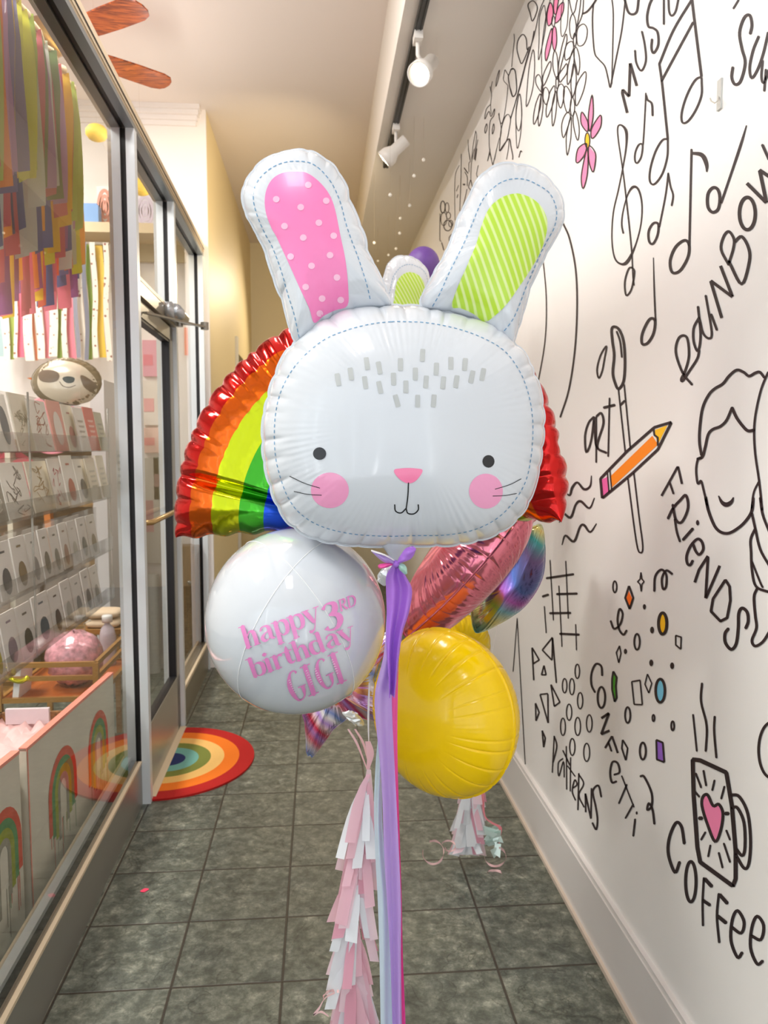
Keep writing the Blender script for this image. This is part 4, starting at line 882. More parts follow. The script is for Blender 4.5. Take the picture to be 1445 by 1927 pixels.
for side in (1, -1):
    vs = []
    for i in range(NT + 1):
        th = math.pi * i / NT
        cr = max(math.exp(-abs((th - q) / 0.018) ** 1.3) for q in cuts)
        endt = min(th, math.pi - th) / 0.20
        endf = math.sqrt(max(0, 1 - (1 - min(1, endt)) ** 2.2))
        crease2 = 1 - 0.35 * math.exp(-((min(th, math.pi - th) - 0.30) / 0.03) ** 2)
        rip = sum(math.sin(th * n_ + n_) for n_ in (97, 131, 173)) / 3
        for c in ct:
            R_ = (r_in + r_out) / 2 + (r_out - r_in) / 2 * c
            if c > 0: R_ *= 1 - 0.014 * cr * c
            h = 0.078 * math.sqrt(max(0, 1 - abs(c) ** 2.3)) * endf * crease2
            h *= 1 - 0.22 * cr * float(sstep(0.72, 1.0, abs(c))); h += 0.0009 * rip * float(sstep(0.5, 0.85, abs(c))) * (1 if abs(c) < 0.97 else 0) * min(1, endt)
            dx, dz = -math.cos(th) * R_ * sR, math.sin(th) * R_ * sR * 1.08
            if endt < 0.6: dz -= 0.006 * (0.6 - endt) * (1 + math.sin(R_ * 0.12))
            X0b, RHO = 0.16, 0.225
            if dx > 0: dx *= 1.05; dz *= 1 + 0.16 * min(1, (dx / 0.3)) ** 3
            nx, ny, bx, by = 0.0, -1.0, dx, 0.0
            if bx > X0b:
                fi = (bx - X0b) / RHO; bx = X0b + RHO * math.sin(fi); by = -RHO * (1 - math.cos(fi)); nx, ny = -math.sin(fi), -math.cos(fi)
            vs.append(OR_ + cuv * (bx + side * h * nx) + cvv * dz + Vector((0, by + side * h * ny, 0)))
    o0 = len(b.v); b.v += [tuple(v) for v in vs]; n1 = NC + 1
    for i in range(NT):
        for j in range(NC):
            cm = (ct[j] + ct[j + 1]) / 2; R_ = (r_in + r_out) / 2 + (r_out - r_in) / 2 * cm
            mi = sum(1 for q in bounds if R_ < q)
            a = o0 + i * n1 + j; f = (a, a + n1, a + n1 + 1, a + 1)
            b.f.append(f if side > 0 else f[::-1]); b.mi.append(mi)
b.build('balloon_skin', foilc, rbn, True)

# generic round / heart / star outlines
def circ(r, n=40, ry=None): return [(r * math.cos(2 * math.pi * i / n), (ry or r) * math.sin(2 * math.pi * i / n)) for i in range(n)]
def star(R, r, n=5, rot=0.0, rnd=0.12):
    out = []
    for i in range(n):
        a = rot + 2 * math.pi * i / n
        for da in (-rnd * 0.5, 0, rnd * 0.5): out.append((R * (1 - abs(da) * 0.35) * math.cos(a + da), R * (1 - abs(da) * 0.35) * math.sin(a + da)))
        a2 = a + math.pi / n
        out.append((r * math.cos(a2), r * math.sin(a2)))
    return out
# yellow round foil
YY = 1.80; OY = at_y(834, 1340, YY); ang = math.radians(47)
ry = 161 * YY / F
Wv = Vector((-math.sin(ang), -math.cos(ang), 0.05)); Uv = Vector((math.cos(ang), -math.sin(ang), 0)); Vv = Wv.cross(Uv) * -1
if Vv.z < 0: Vv = -Vv
mYel = M('yellow_foil_balloon', (255, 211, 0), 0.2, 0.0, coat=0.25, spec=0.35)
yb = thing('round_foil_balloon', OY, 'round bright yellow foil balloon hanging below the pink heart balloon', 'balloon')
Foil(circ(ry), (0, 0), 0.125, 900, 2.2, 24, 0.10, 0.012, 0.00016, 21, cin=0.5, cw=.05).frame(OY, Uv, Vv, Wv).mesh('balloon_skin', mYel, yb, 40)
# rose heart seen edge-on
YH = 1.99; OH = at_y(876, 1062, YH)
Uh = Vector((0.63, 0, 0.777)); Wh = Vector((-0.76, 0.0, 0.64)).normalized(); Wh = (Wh - Uh * Wh.dot(Uh)).normalized(); Vh = Wh.cross(Uh)
hs = YH / F * 183
hol = [(-1.0, 0.0), (-0.82, 0.24), (-0.45, 0.62), (0.0, 0.88), (0.4, 0.96), (0.75, 0.82), (0.9, 0.5), (0.8, 0.2), (0.68, 0.0), (0.8, -0.2), (0.9, -0.5), (0.75, -0.82), (0.4, -0.96), (0.0, -0.88), (-0.45, -0.62), (-0.82, -0.24)]
mRose = M('rose_foil', (232, 128, 146), 0.15, 0.85, coat=0.3)
hb = thing('heart_balloon', OH, 'rose pink metallic heart balloon turned edge-on under the bunny chin', 'balloon')
Foil([(u * hs, v * hs * 0.6) for u, v in hol], (0, 0), 0.098, 560, 2.0, 26, 0.12, 0.02, 0.0011, 31, cin=0.45, cw=.10).frame(OH, Uh, Vh, Wh).mesh('balloon_skin', mRose, hb, 36)
# pink foil peeping out beside
OP = at_y(965, 925, 2.5)
pb = thing('round_foil_balloon', OP, 'pink metallic foil balloon peeping out under the red end of the rainbow', 'balloon')
Foil(circ(0.128), (0, 0), 0.06, 300, 2.2, 20, 0.3, 0.02, 0.001, 33).frame(OP, (0.95, 0.2, 0.1), (-0.05, 0, 1), (0.2, -0.97, 0)).mesh('balloon_skin', mRose, pb, 24)
# dark holographic balloon by the wall
mHol = holo_mat('dark_holographic_foil', [(110, 90, 130), (70, 150, 150), (215, 200, 120), (130, 180, 190), (180, 100, 180), (90, 110, 170)], 4.0, (0.6, 0, 0.8), 0.14, 0.95)
YS = 2.2; OS = at_y(963, 1090, YS)
sb = thing('star_balloon', OS, 'dark iridescent foil star balloon seen side-on close to the mural wall', 'balloon')
leaf = [(1018, 990), (1024, 1034), (1020, 1081), (1004, 1116), (978, 1147), (938, 1173), (903, 1189), (892, 1180), (888, 1150), (893, 1110), (905, 1070), (930, 1030), (965, 1005), (1000, 994)]
Foil(loc2(leaf, YS, OS), (0, 0), 0.07, 420, 1.7, 14, 0.14, 0.012, 0.0008, 41, step=4, cin=0.4, cw=.1).frame(OS, (1, 0, 0), (0, 0, 1), (0, -1, 0)).mesh('balloon_skin', mHol, sb, 28)
# bright holographic star below the orb
mHol2 = holo_mat('rainbow_holographic_foil', [(230, 50, 90), (250, 220, 235), (190, 150, 240), (250, 250, 255), (130, 160, 235), (250, 235, 250), (250, 120, 150), (200, 150, 235)], 9.0, (0.9, 0, 0.5), 0.12, 0.8)
YS2 = 2.02; OS2 = at_y(625, 1282, YS2)
s2 = thing('star_balloon', OS2, 'silver rainbow holographic star balloon, points showing below the white round balloon', 'balloon')
RS = 148 * YS2 / F
Foil(star(RS, RS * 0.52, 5, math.radians(-90 - 16.5)), (0, 0), 0.075, 600, 1.8, 26, 0.3, 0.012, 0.0014, 43, loc=1.0, step=3, cin=0.35).frame(OS2, (1, 0, 0), (0, 0, 1), (0, -1, 0)).mesh('balloon_skin', mHol2, s2, 30)
b = MB(); tc_ = at_y(664, 1352, YS2 - 0.12); rs = random.Random(9); vs = []
for i in range(9):
    t = i / 8
    for j in range(16):
        a = 2 * math.pi * j / 16; r = 0.016 * math.sin(math.pi * (0.05 + 0.9 * t)) * (1 + rs.uniform(-.3, .3))
        vs.append(tc_ + Vector(((t - .5) * 0.055 + r * 0.3, r * math.sin(a) * 0.6, -(t - .5) * 0.03 + r * math.cos(a))))
b.add(vs, [(i * 16 + j, i * 16 + (j + 1) % 16, (i + 1) * 16 + (j + 1) % 16, (i + 1) * 16 + j) for i in range(8) for j in range(16)])
b.build('tail', MATS['silver_foil'], s2)

# ------------------------------------------------------------------ streamers and bow under the bunny
def film_mat(name, col, rough=0.3, tr=0.25):
    m = M(name, col, rough, coat=0.3)
    if m.get('tr'): return m
    m['tr'] = 1
    nt = m.node_tree; p = nt.nodes['Principled BSDF']; out = nt.nodes['Material Output']
    t = nt.nodes.new('ShaderNodeBsdfTranslucent'); t.inputs[0].default_value = srgb(col); mx = nt.nodes.new('ShaderNodeMixShader'); mx.inputs[0].default_value = tr
    nt.links.new(p.outputs[0], mx.inputs[1]); nt.links.new(t.outputs[0], mx.inputs[2]); nt.links.new(mx.outputs[0], out.inputs[0])
    return m
def falling(name, rows, Y, mat, label, folds=3, amp=0.006, seed=0):
    """a hanging plastic streamer given by (row, left, right) of its silhouette"""
    q = smooth_pts(rows, False, 6); k = 9 * folds
    rs = random.Random(seed); b = MB(); vs = []
    for i, (y, xl, xr) in enumerate(q):
        A, B = at_y(xl, y, Y), at_y(xr, y, Y)
        for j in range(k + 1):
            t = j / k; P = A.lerp(B, t)
            P.y += amp * math.sin(t * math.pi * folds + i * 0.05 + seed) + amp * 0.35 * math.sin(i * 0.11 + t * 7)
            vs.append(P)
    n = k + 1
    b.add(vs, [(i * n + j, i * n + j + 1, (i + 1) * n + j + 1, (i + 1) * n + j) for i in range(len(q) - 1) for j in range(k)])
    o = b.build(name, mat, None, True, origin=at_y(rows[0][1], rows[0][0], Y)); return tag(o, label, 'streamer', 'plastic streamers hanging from the bunny balloon')
mPur = film_mat('purple_film', (184, 122, 234)); mLil = film_mat('lilac_film', (200, 168, 236)); mHot = film_mat('hot_pink_film', (255, 92, 178)); mIce = film_mat('pale_blue_film', (206, 224, 240)); mMint = film_mat('mint_film', (190, 236, 220))
yb2 = 1927 + 150
falling('hanging_streamer', [(1380, 712, 722), (1440, 707, 720), (1520, 704, 719), (1600, 706, 723), (1700, 711, 736), (1800, 714, 739), (1927, 716, 740), (2060, 718, 742)], 1.47, mIce, 'pale blue plastic streamer falling beside the pink tassel', 2, 0.004, 1)
falling('hanging_streamer', [(1062, 741, 750), (1085, 728, 764), (1110, 727, 775), (1150, 728, 770), (1190, 727, 758), (1230, 727, 752), (1270, 730, 748), (1310, 731, 744)], 1.45, mPur, 'short folded purple streamer gathered at the bunny balloon knot', 3, 0.010, 2)
falling('hanging_streamer', [(1150, 728, 745), (1230, 722, 746), (1300, 706, 738), (1350, 706, 738), (1400, 711, 740), (1480, 718, 744), (1600, 722, 750), (1700, 728, 754), (1800, 734, 754), (1927, 738, 756), (2060, 742, 760)], 1.46, mLil, 'lilac plastic streamer falling in front of the yellow balloon', 2, 0.005, 3)
falling('hanging_streamer', [(1150, 744, 750), (1220, 741, 751), (1300, 736, 749), (1400, 738, 748), (1500, 742, 750), (1600, 746, 753), (1700, 750, 756), (1800, 753, 758), (1927, 754, 763), (2060, 756, 766)], 1.468, mHot, 'narrow hot pink streamer at the right edge of the lilac one', 1, 0.003, 4)
bow = thing('ribbon_bow', at_y(745, 1058, 1.44), 'purple and pink plastic bow tied round the neck of the bunny balloon', 'bow')
def loopr(pts, wdt, Y, mat, name):
    q = smooth_pts(pts, False, 6); b = MB(); L, R = ribbon2d(pts, wdt, False, 6); k = len(L)
    vs = []; n = 6
    for i in range(k):
        A, B = at_y(L[i][0], L[i][1], Y), at_y(R[i][0], R[i][1], Y)
        for j in range(n + 1):
            t = j / n; P = A.lerp(B, t); P.y -= 0.010 * math.sin(math.pi * t) * math.sin(math.pi * i / k) - 0.002 * math.sin(i * .6 + j); vs.append(P)
    b.add(vs, [(i * (n + 1) + j, i * (n + 1) + j + 1, (i + 1) * (n + 1) + j + 1, (i + 1) * (n + 1) + j) for i in range(k - 1) for j in range(n)])
    return b.build(name, mat, bow, True)
loopr([(747, 1061), (758, 1051), (770, 1040), (780, 1030)], [3, 15, 21, 8], 1.425, mPur, 'bow_loop')
loopr([(744, 1061), (730, 1053), (718, 1048), (700, 1037)], [3, 14, 12, 3], 1.427, mLil, 'bow_loop')
loopr([(744, 1061), (730, 1063), (716, 1066), (712, 1068)], [2, 8, 9, 4], 1.43, mHot, 'bow_loop')
loopr([(747, 1062), (757, 1068), (764, 1080)], [3, 14, 6], 1.43, mMint, 'bow_loop')
loopr([(742, 1055), (722, 1044), (698, 1036)], [2, 4, 3], 1.422, M('white_film', (245, 240, 245), 0.2), 'bow_tail')
b = MB(); b.tube([at_y(743, 1056, 1.43), at_y(745, 1062, 1.425), at_y(746, 1067, 1.43)], [0.004, 0.007, 0.004], 10); b.build('bow_knot', mPur, bow, True)

# ------------------------------------------------------------------ pink tassel garland in front
TP = [film_mat('tassel_pink', (246, 204, 216), 0.5, 0.35), film_mat('tassel_pale_pink', (250, 226, 234), 0.5, 0.35), film_mat('tassel_white', (240, 244, 248), 0.25, 0.2), M('tassel_gold', (255, 190, 70), 0.25, 0.6), film_mat('tassel_rose', (232, 170, 188), 0.5, 0.3)]
def tassel(name, label, Yc, axis, widthL, widthR, n, ln, wd, seed, ybot, gold=True):
    root = thing(name, at_y(axis(ybot), ybot, Yc), label, 'tassel')
    rs = random.Random(seed)
    y0t = axis.y0
    b = MB(); ys = [y0t + (ybot - y0t) * i / 14 for i in range(15)]
    b.tube([at_y(axis(y), y, Yc + 0.008) for y in ys], 0.002, 6); b.build('tassel_cord', MATS['tassel_pink'], root)
    for k in range(n):
        t = k / (n - 1); y = y0t + (ybot - y0t) * t ** 0.9
        d = rs.uniform(-1, 1); ll = ln * rs.uniform(0.75, 1.25); w0 = wd * rs.uniform(0.7, 1.25)
        yb_ = min(y + ll, ybot + ln * 0.4); d = math.copysign(abs(d) ** .7, d); xa = axis(y)
        half = (widthL if d < 0 else widthR)(yb_)
        xb = axis(yb_) + d * half; depth = rs.uniform(-0.025, 0.02); tw = rs.uniform(-0.3, 0.3)
        L = []; R = []
        for i in range(7):
            s = i / 6; yy = y + (yb_ - y) * s; xx = xa + (xb - xa) * (s ** 0.7); ww = w0 * (0.35 + 0.65 * min(1, s * 2.5)) / 2
            Yd = Yc + depth * s
            L.append(at_y(xx - ww, yy, Yd + tw * 0.012 * s)); R.append(at_y(xx + ww, yy + w0 * 0.25 * (s == 1) * rs.uniform(-1, 1), Yd - tw * 0.012 * s))
        b = MB(); r = rs.random() if gold else .3 + .55 * rs.random()
        m = TP[0] if r < .36 else TP[1] if r < (.66 if gold else .52) else TP[2] if r < .82 else TP[4] if r < (.97 if gold else 1.1) else TP[3]
        if m is TP[3] and k % 2: m = TP[2]
        if m is TP[3]:
            L = [p.lerp(q, .35) for p, q in zip(L, R)]; R = [p.lerp(q, .5) for p, q in zip(R, L)]
        b.strip(L, R); b.build('tassel_strip', m, root, True)
    return root
class Ax:
    def __init__(s, pts): s.p = pts; s.y0 = pts[0][0]
    def __call__(s, y): return float(np.interp(y, [p[0] for p in s.p], [p[1] for p in s.p]))
axF = Ax([(1448, 694), (1500, 690), (1600, 680), (1700, 668), (1800, 664), (1927, 664), (2100, 664)])
wL = lambda y: float(np.interp(y, [1450, 1520, 1600, 1660, 1750, 1900, 2100], [6, 30, 38, 42, 48, 44, 44])); wR = lambda y: float(np.interp(y, [1450, 1520, 1600, 1700, 1900, 2100], [5, 12, 28, 40, 44, 44]))
tassel('tassel_garland', 'long pale pink and white paper tassel hanging in front, beside the streamers', 1.52, axF, wL, wR, 98, 125, 20, 5, 2030)
axR = Ax([(1420, 888), (1500, 884), (1560, 880), (1620, 878)])
wQ = lambda y: float(np.interp(y, [1420, 1480, 1620], [10, 26, 30]))
tassel('tassel_garland', 'white and pale pink tassel reaching the floor under the yellow balloon', 2.66, axR, wQ, wQ, 66, 75, 14, 8, 1578, False)
# curling ribbons and strings
def rib3(name, pts, w, mat, label, cat='ribbon', up=(0, 0, 1), group=None):
    q = smooth_pts([tuple(p) for p in pts], False, 6); b = MB(); L = []; R = []
    u = Vector(up) * w / 2
    for i, p in enumerate(q):
        P = Vector(p); tw = Vector((math.sin(i * .35), 0, 0)) * w * 0.2
        L.append(P + u + tw); R.append(P - u - tw)
    b.strip(L, R); o = b.build(name, mat, None, True, origin=Vector(q[0])); return tag(o, label, cat, group)
mRibP = M('curling_pink', (244, 200, 200), 0.18, coat=0.5); mRibR = M('rose_ribbon', (238, 140, 150), 0.3)
Yt = 2.66
def cx(cx_, cy_, rx_, ry_, a0, a1, Y, n=10, drift=0):
    return [at_y(cx_ + rx_ * math.cos(math.radians(a0 + (a1 - a0) * i / n)) + drift * i / n, cy_ + ry_ * math.sin(math.radians(a0 + (a1 - a0) * i / n)), Y + 0.01 * math.sin(i)) for i in range(n + 1)]
rib3('curling_ribbon', cx(815, 1604, 20, 22, -110, 190, 2.62), 0.008, mRibP, 'pale curl of ribbon just left of the floor-length tassel')
rib3('curling_ribbon', cx(842, 1592, 12, 10, -150, 160, 2.6, drift=6), 0.007, mRibP, 'small pale ribbon curl touching the left side of the rear tassel')
rib3('curling_ribbon', cx(932, 1612, 20, 18, -70, 200, 2.62), 0.008, mRibP, 'pale ribbon curl on the tiles right of the rear tassel')
rib3('curling_ribbon', cx(930, 1644, 14, 6, 180, 520, 2.6), 0.009, mRibP, 'lowest flat ribbon curl lying on the tiles right of the rear tassel')
rib3('hanging_ribbon', [at_y(x, y, 2.64) for x, y in ((903, 1460), (908, 1500), (912, 1535), (925, 1548), (941, 1558), (940, 1580), (936, 1610))], 0.010, mRibR, 'rose ribbon running down the right side of the rear tassel', up=(0.8, 0, 0.3))
rib3('curling_ribbon', cx(628, 1880, 20, 16, -60, -190, 1.5), 0.006, mRibP, 'rose gold ribbon curl sticking out left of the front tassel')
rib3('curling_ribbon', [at_y(x, y, 1.5) for x, y in ((630, 1868), (612, 1878), (600, 1898), (590, 1910), (604, 1904), (618, 1912))], 0.005, mRibP, 'thin pointed ribbon end left of the front tassel')
rib3('hanging_ribbon', [at_y(x, y, 1.6) for x, y in ((692, 1395), (697, 1420), (692, 1448))], 0.011, TP[0], 'flat pink ribbon above the front tassel knot', up=(1, 0, 0))
rib3('hanging_ribbon', [at_y(x, y, 1.62) for x, y in ((655, 1372), (672, 1400), (690, 1446))], 0.004, mRibP, 'thin pink ribbon from the holographic star to the tassel knot', up=(1, 0, 0))
rib3('hanging_ribbon', [at_y(x, y, 1.63) for x, y in ((668, 1372), (684, 1400), (696, 1446))], 0.004, mRibP, 'thin pale ribbon just right of the one from the holographic star', up=(1, 0, 0))
rib3('hanging_ribbon', [at_y(x, y, 1.62) for x, y in ((695, 1285), (693, 1350), (694, 1400))], 0.003, M('white_ribbon', (240, 236, 236), 0.3), 'white ribbon hanging between the round balloon and the lilac streamer', up=(1, 0, 0))
b = MB(); rs = random.Random(3); c = at_y(925, 1578, 2.64)
for k in range(16):
    p = c + Vector((rs.uniform(-.025, .025), rs.uniform(-.02, .02), rs.uniform(-.045, .04))); a = rs.uniform(0, 6); u = Vector((math.cos(a), 0.3, math.sin(a))) * 0.022; v = Vector((-math.sin(a), 0.5, math.cos(a))) * 0.012
    b.add([p - u - v, p + u - v * .6, p + u * .7 + v, p - u * .8 + v], [(0, 1, 2, 3)])
tag(b.build('crumpled_film', M('iridescent_film', (226, 246, 240), 0.15, 0.1, coat=0.8), None, origin=c), 'crumple of iridescent film beside the rear floor-length tassel', 'film')

# ------------------------------------------------------------------ second bouquet further back
def copy_tree(o, parent=None):
    c = o.copy(); COL.objects.link(c); c.parent = parent
    for ch in list(o.children): copy_tree(ch, c)
    return c
bun2 = copy_tree(bun)
bun2['label'] = 'second white bunny balloon further back, only its green-lined ear visible'
bun2.location = at_y(697, 738, 3.0); bun2.rotation_euler = (0, math.radians(-9), math.radians(16))
REAR = [(pb, OP - Vector((0, 0, .13)), 'pink foil balloon')]
mPurL = M('purple_latex', (104, 68, 146), 0.45, bump=0.1, bscale=80); mRedL = M('red_orange_latex', (236, 62, 26), 0.35)
def latex(px, py, Y, r, mat, label):
    c = at_y(px, py, Y); b = MB(); b.lathe([(r * math.sin(math.pi * i / 30), -r * 1.05 * math.cos(math.pi * i / 30)) for i in range(31)], c, n=40)
    b.lathe([(0.001, -r * 1.05 - 0.012), (r * .07, -r * 1.05 - 0.012), (r * .03, -r * 1.04)], c, n=12)
    o = b.build('round_balloon', mat, None, True, origin=c); REAR.append((o, c - Vector((0, 0, r * 1.05 + .012)), label.split(' balloon')[0] + ' balloon')); return tag(o, label, 'balloon')
latex(796, 498, 3.5, 0.074, mPurL, 'purple round balloon behind the rear bunny ear')
latex(768, 512, 3.8, 0.068, mRedL, 'orange red balloon half hidden behind the purple one')
c = at_y(742, 590, 3.4); fb = thing('foil_balloon', c, 'hot pink balloon edge between the two bunny ears', 'balloon')
Foil([(-.05, -.12), (-.05, .09), (0, .1), (.05, .09), (.05, -.12)], (0, 0), 0.03, 200, 2.2, 10, 0.2, 0.01, 0.0004, 71).frame(c, (1, 0, 0), (0, 0, 1), (0, -1, 0)).mesh('balloon_skin', M('hot_pink_foil', (226, 30, 110), 0.2, 0.4), fb, 14); REAR.append((fb, c - Vector((0, 0, .13)), 'hot pink balloon'))
c = at_y(862, 1222, 2.4); fb = thing('round_foil_balloon', c, 'second yellow foil balloon peeping out above the big yellow one', 'balloon')
Foil(circ(0.108), (0, 0), 0.05, 300, 2.2, 20, 0.3, 0.02, 0.001, 73).frame(c, (0.95, 0.2, 0.1), (-0.05, 0, 1), (0.2, -0.97, 0)).mesh('balloon_skin', M('yellow_foil_rear', (240, 205, 10), 0.18, 0.4), fb, 20); REAR.append((fb, c - Vector((0, 0, .112)), 'second yellow balloon'))

KNOT = at_y(888, 1424, 2.66)
for (o, p0, wh) in REAR:
    b = MB(); p0 = Vector(p0); b.tube([p0.lerp(KNOT, t) + Vector((0, 0, -0.04 * math.sin(math.pi * t))) for t in [i / 12 for i in range(13)]], 0.0012, 5)
    tag(b.build('balloon_string', M('white_ribbon'), None, True, origin=p0), 'thin white string running down from the ' + wh + ' to the rear tassel', 'string', 'strings of the rear balloons')
# ------------------------------------------------------------------ ceiling fittings
tr = thing('light_track', (0.43, 3.0, 3.28), 'black lighting track running along the lowered ceiling', 'track')
b = MB(); b.box((0.412, 0.3, 3.255), (0.446, 5.0, 3.28)); b.box((0.418, 0.3, 3.25), (0.422, 5.0, 3.256)); b.box((0.436, 0.3, 3.25), (0.440, 5.0, 3.256)); b.build('track_rail', M('track_black', (58, 58, 56), 0.4, 0.3), tr)
def track_lamp(y, aim, on, label, grp='track spotlights'):
    p = Vector((0.43, y, 3.25)); t = thing('track_spotlight', p, label, 'spotlight', grp)
    mW = M('lamp_white', (232, 228, 222), 0.35)
    b = MB(); b.box((p.x - 0.018, y - 0.035, 3.222), (p.x + 0.018, y + 0.035, 3.262)); b.build('track_adapter', mW, t)
    d = Vector(aim).normalized(); pivot = p + Vector((0, 0, -0.10))
    b = MB(); b.tube([p + Vector((0, 0, -0.02)), pivot + Vector((0, 0, 0.02)), pivot + Vector((0.012, 0.0, 0))], 0.009, 10); b.build('stem', mW, t, True)
    cc = pivot + Vector((0.035, 0, -0.03)) if on else pivot + Vector((0.0, 0, -0.02))
    b = MB(); b.lathe([(0.0, -0.075), (0.028, -0.075), (0.032, -0.07), (0.032, 0.01), (0.05, 0.045), (0.052, 0.085), (0.046, 0.085), (0.044, 0.05), (0.0, 0.035)], cc, d, 28); b.build('lamp_shade', mW, t, True)
    if on:
        b = MB(); b.lathe([(0.0, 0.062), (0.02, 0.060), (0.034, 0.052), (0.04, 0.04)], cc, d, 24)
        bl = b.build('bulb', M('warm_bulb', (255, 232, 190), 0.4, emit=14), t, True)
    return cc, d
c1, d1_ = track_lamp(3.42, (-0.42, -0.60, -0.62), True, 'lit white track spotlight nearest the camera, its bulb glowing')
c2, d2_ = track_lamp(4.36, (-0.75, 0.25, -0.62), False, 'unlit-looking white track spotlight further along, turned away to the left')
spot('track_light', c1 + d1_ * 0.09, c1 + d1_ * 2, 10, (1.0, 0.86, 0.70), 80)
spot('track_light', c2 + d2_ * 0.09, (-0.72, 6.4, 2.9), 110, (1.0, 0.80, 0.50), 90, blend=1.0)
# smoke detector
c = Vector((-0.136, 6.0, 3.70)); b = MB(); b.lathe([(0.0, -0.045), (0.035, -0.045), (0.055, -0.035), (0.065, -0.012), (0.07, 0)], c, n=28); sd = b.build('smoke_detector', M('detector_white', (225, 215, 195), 0.5), None, True, origin=c); tag(sd, 'round white smoke detector on the ceiling above the pink bunny ear', 'smoke detector')
b = MB(); b.lathe([(0.0, -0.055), (0.02, -0.055), (0.025, -0.044)], c, n=20); b.build('detector_cap', M('detector_grey', (150, 140, 120), 0.5), sd, True)
# ceiling fan
fc = Vector((-1.26, 3.93, 3.40)); fan = thing('ceiling_fan', fc, 'ceiling fan with oak blades seen above the shop front', 'fan')
mOak = wood_mat('oak_blade', (104, 36, 5), (178, 84, 26), 5, 0, 0.25, 9)
for k in range(5):
    a = math.radians(38 - 72 * k); u = Vector((math.cos(a), math.sin(a), 0)); v = Vector((-math.sin(a), math.cos(a), -0.10))
    L, R, L2, R2 = [], [], [], []
    for (s, wv) in ((0.13, .04), (0.16, .055), (0.30, .068), (0.42, .074), (0.56, .074), (0.60, .060), (0.618, .036), (0.624, .004)):
        L.append(fc + u * s + v * wv); R.append(fc + u * s - v * wv); L2.append(fc + u * s + v * wv + Vector((0, 0, .007))); R2.append(fc + u * s - v * wv + Vector((0, 0, .007)))
    b = MB(); b.strip(L, R); b.strip(R2, L2); b.strip(L2, L); b.strip(R, R2); b.build('blade', mOak, fan)
    b = MB(); b.obox(fc + u * 0.11 + Vector((0, 0, .012)), u * 0.05, v * 0.018, Vector((0, 0, .004))); b.build('blade_bracket', M('fan_brass', (170, 130, 60), 0.3, 0.9), fan)
b = MB(); b.lathe([(0, -0.05), (0.05, -0.05), (0.09, -0.02), (0.10, 0.03), (0.085, 0.08), (0.03, 0.10), (0.012, 0.11), (0.012, 0.30), (0.05, 0.31), (0.06, 0.35), (0, 0.35)], fc, n=28); b.build('motor_housing', MATS['fan_brass'], fan, True)
# hanging beads under the lowered ceiling
for k, (px, py, Y) in enumerate([(797, 301, 4.3), (779, 331, 4.3), (734, 367, 4.3), (771, 387, 4.9), (753, 411, 5.2), (752, 439, 5.2), (704, 457, 5.2), (745, 468, 5.6), (731, 480, 6.0), (711, 491, 6.4)]):
    c = at_y(px, py, Y); b = MB(); b.lathe([(0.010 * math.sin(math.pi * i / 10), -0.010 * math.cos(math.pi * i / 10)) for i in range(11)], c, n=12); r0 = Vector((c.x, c.y, 3.28 if c.x > 0.356 else 3.70))
    o = b.build('hanging_bead', M('pearl_bead', (250, 246, 235), 0.2, coat=0.5), None, True, origin=c)
    tag(o, 'small white bead hanging on a thread from the ceiling beyond the bunny ears', 'bead', 'hanging white beads')
    b = MB(); b.tube([c, r0], 0.0004, 4); b.build('bead_thread', M('nylon_thread', (170, 155, 130), 0.4), o)

# ------------------------------------------------------------------ rug
RC = Vector((-0.725, 3.705, 0)); RRy, RRx = 0.43, 0.40
rcol = [(182, 14, 8), (240, 120, 12), (238, 190, 110), (120, 128, 52), (110, 170, 160), (20, 38, 96)]
b = MB(); n = 64; radii = [1.0, 0.82, 0.64, 0.48, 0.335, 0.18, 0.0]; mats = [M('rug_' + str(i), c, 0.9, bump=0.6, bscale=260) for i, c in enumerate(rcol)]
for i in range(6):
    vs = []
    for r in (radii[i], radii[i + 1]):
        for k in range(n + 1):
            a = -math.pi / 2 + math.pi * k / n; vs.append(RC + Vector((RRx * r * math.cos(a) - 0.0, RRy * r * math.sin(a), 0.009)))
    b.add(vs, [(k, k + 1, n + 1 + k + 1, n + 1 + k) for k in range(n)], i)
vs = []
for z in (0.0, 0.009):
    for k in range(n + 1):
        a = -math.pi / 2 + math.pi * k / n; vs.append(RC + Vector((RRx * math.cos(a), RRy * math.sin(a), z)))
b.add(vs, [(k, k + 1, n + 1 + k + 1, n + 1 + k) for k in range(n)], 0)
tag(b.build('door_rug', mats, None, origin=RC), 'half-round rainbow striped doormat lying at the glass shop door', 'rug')
b = MB(); c = at_z(272, 1676, 0); e = [c + Vector((0.012 * math.cos(a) * (1 + .4 * math.sin(2 * a)), 0.012 * math.sin(a), 0.001)) for a in [i * math.pi / 5 for i in range(10)]]; b.add(e + [p + Vector((0, 0, .001)) for p in e], [tuple(range(10)), tuple(range(10, 20))])
tag(b.build('confetti_bit', M('hot_pink_paper', (250, 70, 110), 0.5), None, origin=c), 'tiny pink paper scrap lying on a floor tile near the sill', 'paper scrap')

